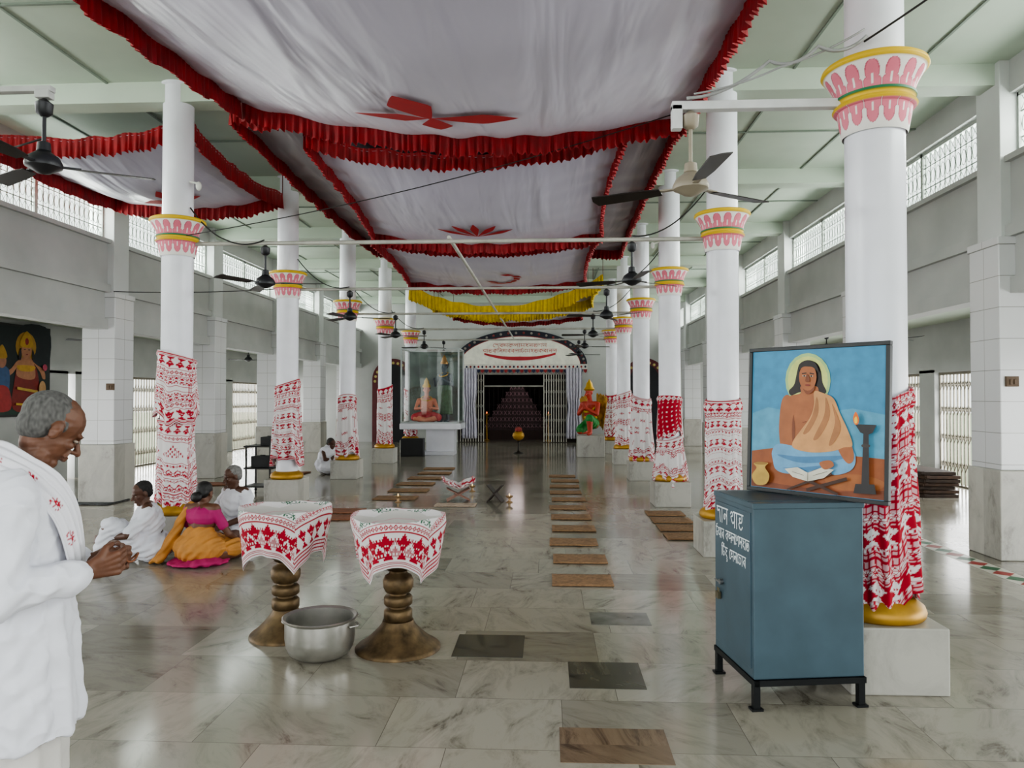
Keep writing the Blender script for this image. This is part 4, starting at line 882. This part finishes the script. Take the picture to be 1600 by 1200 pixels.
while x<-.18: mb.bb((x-.005,-.005,.02),(x+.005,.005,1.95)); x+=.16
for z in(.05,.6,1.3): mb.bb((-2.28,-.006,z),(-.16,.006,z+.015))
struct(mb.build('door_%d'%dn,mat((50,44,42),.5,.4),None,0,(0,YB+.05,0)))
def curtain(x0,x1,label,m):
    o=MB().grid(60,20,lambda u,v:(x0+(x1-x0)*(.5+(u-.5)*(1.05-.25*exp(-((v-.45)/.15)**2))),YB-.32+.05*sin(u*34+v*.5)*(1.1-.4*v),.15+2.45*v)).build('curtain',m,None,180,thick=.004); return tag(o,label,'curtain')
curtain(-3.0,-2.5,'gathered white satin curtain at the left of the shrine gate',mat((204,200,214),.5)); curtain(.62,1.15,'gathered white curtain at the right of the shrine gate',mat((196,192,204),.5))
t=thing('tiered_altar','stepped pink lattice altar glimpsed inside the dark shrine room','altar',(-1.2,YB+2.4,0))
for k in range(7):
    w=1.25-.16*k; z=.35+.24*k
    mb=MB().bb((-w,-w*.5,z),(w,w*.5,z+.10),0)
    for i in range(int(w*14)): xx=-w+2*w*(i+.5)/int(w*14); mb.beam((xx-.05,-w*.5-.01,z+.09),(xx+.05,-w*.5-.01,z+.24),.016,.016,1); mb.beam((xx+.05,-w*.5-.01,z+.09),(xx-.05,-w*.5-.01,z+.24),.016,.016,1)
    mb.bb((-w*.95,-w*.45,z+.1),(w*.95,w*.45,z+.24),0)
    mb.build('tier',[mat((74,54,58),.6),mat((176,136,146),.5)],t)
MB().bb((-1.4,-.75,0),(1.4,.75,.35)).build('altar_base',mat((60,38,34),.6),t)
for x,l in((-2.3,'left'),(-.05,'right')):
    oo=thing('standing_lamp','brass standing lamp at the %s side inside the shrine doorway'%l,'lamp',(x+.05,YB+.9,0)); MB().lathe([(.12,0),(.12,.02),(.03,.06),(.02,.9),(.09,.95),(.1,.98),(.001,.96)],16).build('lamp_body',GOLD,oo,50); MB().ell((0,0,1.02),(.02,.02,.035)).build('flame',mat((255,130,70),.5,emit=2),oo,180)
for x,l in((-5.5,'left'),(3.35,'right')):
    t=thing('arched_doorway','dark arched doorway with painted border on the back wall, %s of the shrine'%l,'doorway',(x,YB-.03,0))
    n=24; pts=[(-.75,0,0),(.75,0,0)]+[(.75*cos(pi*i/n),0,2.2+.75*sin(pi*i/n)) for i in range(n+1)]; inn=[(p_[0]*.72,-.024,p_[2]*.93) for p_ in pts]
    MB().add([(a,b-.02,c) for a,b,c in pts],[tuple(range(len(pts)))]).build('arch_border',mat((90,34,38),.6),t)
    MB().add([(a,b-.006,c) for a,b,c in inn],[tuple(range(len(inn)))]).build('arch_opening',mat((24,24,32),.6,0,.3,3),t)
    mb=MB()
    for i in range(13): a=pi*i/12; mb.ell((.65*cos(a),-.03,2.15+.65*sin(a)),(.05,.015,.05),None,8)
    mb.build('arch_dots',mat((170,156,96),.6),t)
# ---------------------------------------------------------------- rack, planks, switches
p=fl(403,772); t=thing('metal_rack','dark metal two-shelf rack beside the second left column','rack',(p.x,p.y+.2,0))
for sx in(-1,1):
    for sy in(-1,1): MB().bb((sx*.2-.012,sy*.2-.012,.03),(sx*.2+.012,sy*.2+.012,.8)).ell((sx*.2,sy*.2,.025),(.025,.02,.025)).build('leg',DARKM,t)
for z in(.12,.42,.78): MB().bb((-.24,-.22,z-.012),(.24,.22,z+.012)).build('shelf',DARKM,t)
for k,(dx,dz,w,h) in enumerate([(0,.434,.3,.18),(.12,.794,.22,.14)]):
    o=MB().bb((-w/2,-.13,0),(w/2,.13,h)).bb((-w/2+.02,-.135,.03),(w/2-.02,-.13,h-.03)).bb((-.04,-.02,h),(.04,.02,h+.015)).build('black_case',mat((24,24,26),.5),None,0,(p.x+dx,p.y+.2,dz),bevel=.008); tag(o,['black case on the middle shelf of the rack','smaller black case on top of the rack'][k],'case')
for k in range(7):
    o=MB().bb((-.28,-.9,0),(.28,.9,.05)).bb((-.26,-.91,.01),(-.2,.91,.056)).build('wooden_plank',mat((74,52,38) if k%2 else (58,42,32),.7,0,.2,8),None,0,(6.2+.03*sin(k*2),12.9+.05*sin(k),.0+.06*k),.05*sin(k*3),bevel=.006)
    tag(o,'dark wooden board in the right aisle stack, %s from the floor'%(['lowest']+ORD[1:])[k],'board','dark wooden boards stacked in the right aisle')
for x,y,z,l in((XL+.2,YS[2]-.26,1.75,'left'),(XR-.15,YS[1]-.26,1.75,'right')):
    o=MB().bb((-.06,-.02,-.05),(.06,.01,.05)).bb((-.03,-.03,-.03),(-.005,-.018,.02)).bb((.01,-.03,-.03),(.035,-.018,.02)).build('switch_box',mat((96,76,58),.6),None,0,(x,y,z),bevel=.003); tag(o,'brown switch box on the nearest visible %s aisle pillar'%l,'switch')
# ---------------------------------------------------------------- people
def hand(B,w,d,n,side,s=1,curl=.55,tc=.4):
    w=V(w); d=V(d).normalized(); n=(V(n)-d*V(n).dot(d)).normalized(); t_=d.cross(n)*side
    for i in range(4):
        kn=w+d*.085*s+t_*(.03-.02*i)*s; B.cap(w+t_*(.014-.009*i)*s,.017*s,kn,.0125*s)
        p_=kn; ang_=.3; ln=[.04,.045,.041,.032][i]
        for q in range(3):
            ang_+=curl*(1 if q else .6); v=d*cos(ang_)+n*sin(ang_); p2_=p_+v*ln*s*(1,.75,.6)[q]; B.cap(p_,(.0098-.0008*q)*s,p2_,(.0090-.0008*q)*s,10); p_=p2_
    a=w+d*.03*s+t_*.028*s; b=a+(d*.7+t_*.6+n*.35).normalized()*.042*s; c=b+(d*.8-t_*.1+n*tc).normalized()*.036*s; B.cap(w+t_*.012*s,.017*s,a,.015*s); B.cap(a,.0135*s,b,.011*s,10); B.cap(b,.011*s,c,.0085*s,10)
def foot(B,a,d,s=1):
    a=V(a); d=V(d).normalized(); l=V((-d.y,d.x,0)); B.cap(a+V((0,0,.0)),.035*s,a+d*.13*s+V((0,0,-.02)),.026*s); B.cap(a-d*.03*s+V((0,0,-.015)),.032*s,a+d*.12*s+l*.015*s+V((0,0,-.02)),.026*s)
    for i in range(5): B.cap(a+d*.14*s+l*(.03-.015*i)*s+V((0,0,-.025)),.0115*s,a+d*(.185-.008*i)*s+l*(.032-.016*i)*s+V((0,0,-.03)),(.0115-.001*i)*s,8)
SKN=mat((100,64,46),.5,0,.1,25); SKD=mat((82,52,38),.5,0,.1,25)
WCL=mat((214,214,222),.85,0,.03,12,.12)
def folds(k,amp,sd=0):
    return lambda c: amp*(sin(atan2(c.y,c.x)*k+c.z*6+sd)*.6+noise.noise(c*9+V((sd,0,0)))*1.2+noise.noise(V((c.x*22,c.y*22,c.z*4+sd)))*.8)
SM=V((-1.71,2.20,0)); SR=radians(34)
t=thing('person','standing person in loose white tunic and pale scarf, head bowed toward the hands','person',SM,SR)
B=MB(); B.ell((.05,0,.92),(.11,.155,.14)); B.ell((.05,0,1.15),(.105,.155,.25)); B.cap((.04,-.145,1.33),.055,(.04,.145,1.33),.055); B.cap((.05,0,1.33),.058,(.105,0,1.42),.052)
P,R,Fv,Lv,Uv=headprims(B,(.150,.01,1.495),(1,.28,-.72),(0,0,1),.95,True,True)
for l in(-1,1): B.chain([(P(.085,l*.017,-.035),.005),(P(.078,l*.028,-.062),.004)],8)
B.chain([((.04,-.18,1.32),.048),((.03,-.245,1.04),.040),((.24,-.165,1.065),.026)]); B.chain([((.04,.18,1.32),.048),((.05,.24,1.04),.040),((.255,.04,1.06),.026)])
hand(B,(.25,-.16,1.066),(1,.35,.12),(-.1,1,.2),1,1,.62,.7); hand(B,(.265,.03,1.055),(1,-.35,.05),(-.1,-1,.3),-1,1,.6,.7)
for l in(-1,1):
    B.chain([((.05,l*.09,.88),.08),((.07,l*.1,.48),.055),((.03,l*.1,.09),.036)],14); foot(B,(.04,l*.1,.06),(1,l*.15,0))
B.bake('body',SKN,t,.0042,2,lambda c:(.0016*noise.noise(V((c.x*30,c.y*30,c.z*90)))) if c.z>1.38 else 0)
eyes(P,R,t,.95,(110,106,104))
H=MB(); H.ell(P(-.034,0,.038),(.0890*.95,.0770*.95,.0805*.95),R,28); H.ell(P(-.052,0,-.004),(.060*.95,.0725*.95,.066*.95),R,24)
for l in(-1,1): H.ell(P(.006,l*.063,.018),(.016,.009,.024),R,12)
def hcol(c):
    k=max(0,min(1,.5+.6*noise.noise(V((c.x*140,c.y*140,c.z*60))))); g=.05+.09*k; return (g,g*.96,g*.93)
H.bake('hair',vcmat('grey_hair',.8,.35),t,.0032,5,None,hcol)
K=MB(); K.loft([(.075,0,1.405,.056,.066),(.06,0,1.38,.08,.14),(.055,0,1.33,.105,.19),(.06,0,1.25,.127,.198),(.07,0,1.1,.14,.195),(.07,0,.95,.148,.2),(.07,0,.8,.158,.212),(.07,0,.62,.168,.228),(.07,0,.57,.169,.23)])
for l,e,w in((-1,(.02,-.255,1.035),(.215,-.178,1.06)),(1,(.04,.25,1.03),(.23,.055,1.06))): K.chain([((.05,l*.17,1.315),.074),(e,.068),(w,.047)],18)
def wrk(c):
    a=atan2(c.y,c.x-.07); lo=max(0,min(1,(1.15-c.z)/.3))
    f=.008*lo*(sin(a*8+c.z*3+2*noise.noise(c*3))+.5*sin(a*17+c.z*5))
    r1=1-abs(noise.noise(V((c.x*8+c.z*5,c.y*8,c.z*8-c.x*4))))*2.2; r2=1-abs(noise.noise(V((c.x*15,c.y*15+c.z*9,c.z*16+4))))*2.2
    f+=.007*max(0,r1)**2+.0035*max(0,r2)**2-.004
    if abs(c.y)>.18 and c.z<1.3: f+=.004*sin((c.z*1.0-c.x*1.2)*60+3*noise.noise(c*6))
    return f
K.bake('tunic',WCL,t,.0055,6,wrk)
D_=MB(); D_.loft([(.06,0,.75,.12,.17),(.06,0,.5,.135,.18),(.06,0,.3,.135,.18),(.05,0,.12,.125,.18)]); D_.bake('dhoti',mat((196,192,188),.9,0,.05,10),t,.01,3,lambda c:.010*sin(atan2(c.y,c.x)*14+c.z*5)+.006*noise.noise(c*14))
def scarf(path,wd,nm,cf,thick=.005):
    pts=[V(p_) for p_ in path]; dense=[]
    for i in range(len(pts)-1):
        a,b,c,d=pts[max(i-1,0)],pts[i],pts[i+1],pts[min(i+2,len(pts)-1)]
        for j in range(14): q=j/14; dense.append(.5*((2*b)+(c-a)*q+(2*a-5*b+4*c-d)*q*q+(-a+3*b-3*c+d)*q**3))
    dense.append(pts[-1]); n=len(dense)-1; L=sum((dense[i+1]-dense[i]).length for i in range(n))
    def fn(u,v):
        k=v*n; k0=min(n-1,int(k)); fr_=k-k0; p_=dense[k0].lerp(dense[k0+1],fr_); d=(dense[min(k0+2,n)]-dense[max(k0-1,0)]).normalized(); ctr=V((.06,0,p_.z)); nn=(p_-ctr); nn=(nn-d*nn.dot(d)); nn=nn.normalized() if nn.length>1e-4 else V((0,0,1))
        if p_.z>1.33: nn=(nn+V((0,0,1))*1.2*min(1,(p_.z-1.33)/.05)).normalized()
        nn=(nn-d*nn.dot(d)).normalized(); sd_=d.cross(nn); return p_+sd_*(u-.5)*wd(v)+nn*(.004*sin(u*24+v*3)+.010*(1-abs(u-.5)*2))
    return MB().grid(34,n*2,lambda u,v:fn(u,v),False,lambda u,v:cf(u,v,L)).build(nm,CLOTHM,t,180,thick=thick)
WS=S(214,212,218)
def scf(u,v,L):
    y=v*L; x=u*.15
    if .55<u<.80 and bit('flo',x,y%.11,.0375,.045) and (y%.11)<.042 and y>.10: return RC_
    return WS
scarf([(-.045,.10,1.405),(-.03,-.03,1.425),(.02,-.11,1.415),(.11,-.13,1.355),(.18,-.12,1.26),(.212,-.10,1.13),(.222,-.09,1.0)],lambda v:.12-.03*v,'scarf',scf)
o=MB().tube([(.0+.02*cos(a),.03*sin(a),.01*sin(2*a)) for a in [2*pi*i/18 for i in range(19)]],.0035,6).build('bead_string',mat((120,70,40),.5),None,180)
o.location=SM+Matrix.Rotation(SR,3,'Z')@V((.37,-.065,1.075)); tag(o,'small loop of beads held between the standing person\'s fingers','beads')
def seated(loc,rz,label,skin,hc,hf,s,arms,legs,hairf,chest=(.02,0,.42)):
    t=thing('person',label,'person',loc,rz); B=MB(); c=V(chest)
    B.ell((0,0,.13),(.14,.18,.13)); B.cap((0,0,.15),.12,c-V((0,0,.06)),.12); B.ell(c,(.105,.155,.15)); B.cap(c+V((.0,-.14,.1)),.055,c+V((0,.14,.1)),.055); B.cap(c+V((0,0,.08)),.055,V(hc)+V((-.02,0,-.07)),.05)
    P,R,_,_,_=headprims(B,hc,hf,(0,0,1),s)
    for ch,side in arms:
        B.chain(ch); w=V(ch[-1][0]); d=(w-V(ch[-2][0])).normalized(); hand(B,w,d,(0,-side,-.3),side,.95,.4)
    for ch,fd in legs: B.chain(ch,14); foot(B,ch[-1][0],fd)
    B.bake('body',skin,t,.006,2); eyes(P,R,t,s)
    H=MB(); hairf(H,P,R,s); return t,H
def short(H,P,R,s):
    H.ell(P(-.030,0,.045),(.094*s,.081*s,.082*s),R,16); H.ell(P(-.055,0,0),(.060*s,.074*s,.068*s),R,14)
wfold=lambda c:.011*noise.noise(V((c.x*16,c.y*16,c.z*7)))+.006*sin((c.x+c.y+c.z*2)*45+3*noise.noise(c*6))
pA=fl(238,876)
t,H=seated((pA.x,pA.y,0),radians(205),'seated person in white wrap with knees drawn up, leftmost of the floor group',SKD,(.10,0,.66),(1,.55,-.35),.95,
 [([((.02,-.17,.48),.045),((.2,-.25,.30),.038),((.40,-.10,.24),.027)],-1),([((.02,.17,.48),.045),((.2,.25,.30),.038),((.42,.08,.26),.027)],1)],
 [([((.02,.1,.12),.09),((.36,.14,.38),.062),((.46,.13,.07),.036)],(1,.1,0)),([((.02,-.1,.12),.09),((.33,-.15,.33),.062),((.50,-.12,.07),.036)],(1,-.1,0))],short,(.04,0,.42))
H.bake('hair',mat((34,31,31),.8,0,.2,40,.4),t,.006,2,lambda c:.003*noise.noise(c*60))
C=MB(); C.ell((.0,0,.15),(.2,.24,.15)); C.ell((.04,0,.38),(.15,.19,.19)); C.cap((.03,-.13,.49),.075,(.03,.13,.49),.075); C.chain([((.03,-.17,.47),.07),((.18,-.23,.31),.062)]); C.chain([((.03,.17,.47),.07),((.18,.23,.31),.062)])
C.cap((.05,.1,.16),.12,(.35,.14,.38),.085); C.cap((.05,-.1,.16),.12,(.32,-.15,.33),.085); C.cap((.35,.14,.38),.08,(.43,.13,.16),.07); C.cap((.32,-.15,.33),.08,(.44,-.13,.17),.07); C.cap((.2,0,.1),.1,(.38,0,.14),.07)
C.bake('white_wrap',WCL,t,.009,2,wfold)
pB=fl(304,884)
t,H=seated((pB.x,pB.y+.12,0),radians(78),'seated person in mustard sari and magenta blouse seen from behind',SKN,(.06,0,.66),(1,.1,-.35),.92,
 [([((.02,-.15,.47),.04),((.08,-.25,.28),.034),((.28,-.18,.2),.025)],-1),([((.02,.15,.47),.04),((.12,.22,.28),.034),((.3,.12,.22),.025)],1)],
 [([((0,.1,.1),.1),((.32,.3,.1),.07),((.3,-.05,.06),.04)],(1,-.3,0)),([((0,-.1,.1),.1),((.32,-.3,.1),.07),((.36,.06,.06),.04)],(1,.3,0))],short,(.02,0,.42))
H.ell((-.07,0,.64),(.05,.055,.05)); H.bake('hair',mat((20,17,18),.55,0,.1,40,.4),t,.006,2,lambda c:.002*noise.noise(c*60))
MB().ell((.02,0,.44),(.125,.17,.115)).cap((.02,-.14,.50),.06,(.02,.14,.50),.06).cap((.02,-.15,.48),.055,(.055,-.21,.36),.05).cap((.02,.15,.48),.055,(.06,.2,.37),.05).bake('blouse',mat((164,24,98),.7,0,.08,10),t,.008,2,folds(7,.004))
C=MB(); C.ell((-.01,0,.15),(.22,.25,.17)); C.ell((.2,0,.12),(.22,.34,.12)); C.ell((-.02,0,.28),(.13,.165,.1)); C.chain([((.02,.13,.55),.035),((-.06,.19,.38),.045),((-.10,.26,.2),.06),((-.16,.34,.05),.04),((-.18,.42,.025),.022)]); C.cap((.03,.12,.55),.04,(.13,-.02,.4),.05)
C.bake('sari',mat((186,128,62),.75,0,.10,10),t,.008,2,lambda c:.007*noise.noise(V((c.x*14,c.y*14,c.z*8)))+.006*sin((c.y*1.2+c.z)*65+3*noise.noise(c*5)))
MB().ell((-.03,0,.025),(.27,.30,.03)).ell((-.1,-.12,.04),(.16,.16,.04)).bake('petticoat',mat((172,32,96),.8),t,.010,2,folds(16,.008))
pC=fl(362,850)
t,H=seated((pC.x,pC.y+.16,0),radians(-118),'seated grey-haired person in white facing the one in mustard',SKD,(.08,0,.72),(1,-.2,-.25),.97,
 [([((.02,-.17,.5),.045),((.12,-.26,.3),.038),((.34,-.16,.2),.027)],-1),([((.02,.17,.5),.045),((.12,.26,.3),.038),((.34,.14,.22),.027)],1)],
 [([((0,.1,.1),.09),((.36,.3,.12),.065),((.32,-.05,.06),.04)],(1,-.3,0)),([((0,-.1,.1),.09),((.36,-.3,.12),.065),((.38,.06,.06),.04)],(1,.3,0))],short,(.03,0,.46))
H.bake('hair',mat((120,118,116),.8,0,.2,40,.4),t,.006,2,lambda c:.003*noise.noise(c*60))
C=MB(); C.ell((.03,0,.4),(.15,.19,.2)); C.cap((.02,-.14,.53),.075,(.02,.14,.53),.075); C.ell((.1,0,.13),(.27,.30,.13)); C.chain([((.02,-.17,.5),.07),((.12,-.25,.3),.06)]); C.chain([((.02,.17,.5),.07),((.12,.25,.3),.06)])
C.bake('white_wrap',WCL,t,.010,2,wfold)
pD=fl(509,741)
t,H=seated((pD.x,pD.y+.1,0),radians(-20),'distant seated person wrapped in white beside the third left column',SKD,(.10,0,.62),(1,0,-.35),.97,
 [([((.02,-.17,.5),.045),((.12,-.24,.32),.038),((.28,-.1,.3),.027)],-1),([((.02,.17,.5),.045),((.12,.24,.32),.038),((.28,.1,.3),.027)],1)],
 [([((0,.1,.1),.09),((.28,.14,.34),.065),((.34,.1,.06),.04)],(1,0,0)),([((0,-.1,.1),.09),((.28,-.14,.34),.065),((.34,-.1,.06),.04)],(1,0,0))],short,(.03,0,.38))
H.bake('hair',mat((60,56,54),.8),t,.01,2)
C=MB(); C.ell((.02,0,.36),(.19,.24,.2)); C.cap((.02,-.14,.48),.09,(.02,.14,.48),.09); C.ell((.12,0,.15),(.30,.32,.15)); C.ell((.2,0,.28),(.16,.22,.15)); C.cap((.02,0,.52),.1,(.05,0,.56),.08); C.ell((-.02,0,.2),(.22,.27,.2))
C.bake('white_wrap',WCL,t,.012,2,lambda c:.014*noise.noise(c*12))
t,H=seated((-8.7,16.6,0),radians(-30),'distant dark-clothed seated person in the left aisle by the gate',SKD,(.08,0,.72),(1,0,-.1),1,
 [([((.02,-.17,.5),.045),((.12,-.26,.3),.038),((.3,-.12,.25),.027)],-1),([((.02,.17,.5),.045),((.12,.26,.3),.038),((.3,.12,.25),.027)],1)],
 [([((0,.1,.1),.09),((.3,.18,.36),.065),((.36,.12,.06),.04)],(1,0,0)),([((0,-.1,.1),.09),((.3,-.18,.36),.065),((.36,-.12,.06),.04)],(1,0,0))],short,(.03,0,.48))
H.bake('hair',mat((22,20,20),.8),t,.01,2)
MB().ell((.03,0,.4),(.16,.2,.22)).cap((.02,-.14,.54),.08,(.02,.14,.54),.08).ell((.1,0,.14),(.24,.28,.14)).cap((.02,.1,.2),.12,(.28,.17,.36),.09).cap((.02,-.1,.2),.12,(.28,-.17,.36),.09).bake('dark_clothes',mat((42,38,46),.8),t,.014,3)
# ---------------------------------------------------------------- light
w=bpy.data.worlds.new('world'); SC.world=w; w.use_nodes=True; bg=w.node_tree.nodes['Background']
sky=w.node_tree.nodes.new('ShaderNodeTexSky'); sky.sky_type='HOSEK_WILKIE'; sky.turbidity=6; sky.sun_direction=(.3,-.2,.9)
mxw=w.node_tree.nodes.new('ShaderNodeMix'); mxw.data_type='RGBA'; mxw.inputs[0].default_value=.85; w.node_tree.links.new(sky.outputs[0],mxw.inputs[6]); mxw.inputs[7].default_value=(.90,.95,.92,1)
w.node_tree.links.new(mxw.outputs[2],bg.inputs[0]); bg.inputs[1].default_value=1.9
def area(loc,target,sx,sy,e,c,name):
    l=bpy.data.lights.new(name,'AREA'); l.shape='RECTANGLE'; l.size=sx; l.size_y=sy; l.energy=e; l.color=c; o=bpy.data.objects.new(name,l); COL.objects.link(o); o.location=loc
    o.rotation_euler=(V(target)-V(loc)).to_track_quat('-Z','Y').to_euler(); return o
def area_side(X,z,h,y0,y1,e,c,s_,name):
    l=bpy.data.lights.new(name,'AREA'); l.shape='RECTANGLE'; l.size=(y1-y0); l.size_y=h; l.energy=e; l.color=c; o=bpy.data.objects.new(name,l); COL.objects.link(o); o.location=(X,(y0+y1)/2,z)
    o.rotation_euler=(pi/2,0,pi/2*s_); return o
area_side(XL-.35,4.3,.66,1,25.5,900,(.93,1,.94),-1,'clerestory_light'); area_side(XR+.35,4.3,.66,1,25.5,900,(.93,1,.94),1,'clerestory_light')
area_side(OL-.4,1.1,1.9,1,25.5,1150,(.98,.99,1),-1,'gate_light'); area_side(OR+.4,1.1,1.9,1,25.5,1150,(.98,.99,1),1,'gate_light')
area((-1,-2.8,2.3),(-1,8,1.8),8,3.6,130,(.96,.97,1),'rear_fill_light')  # soft fill lamp added behind the camera to brighten the hall
l=bpy.data.lights.new('altar_light','POINT'); l.energy=10; l.color=(1,.82,.82); l.shadow_soft_size=.3; o=bpy.data.objects.new('altar_light',l); COL.objects.link(o); o.location=(-1.2,YB+.9,2.3)
SC.view_settings.view_transform='AgX'; SC.view_settings.look='AgX - Medium High Contrast'; SC.view_settings.exposure=.4
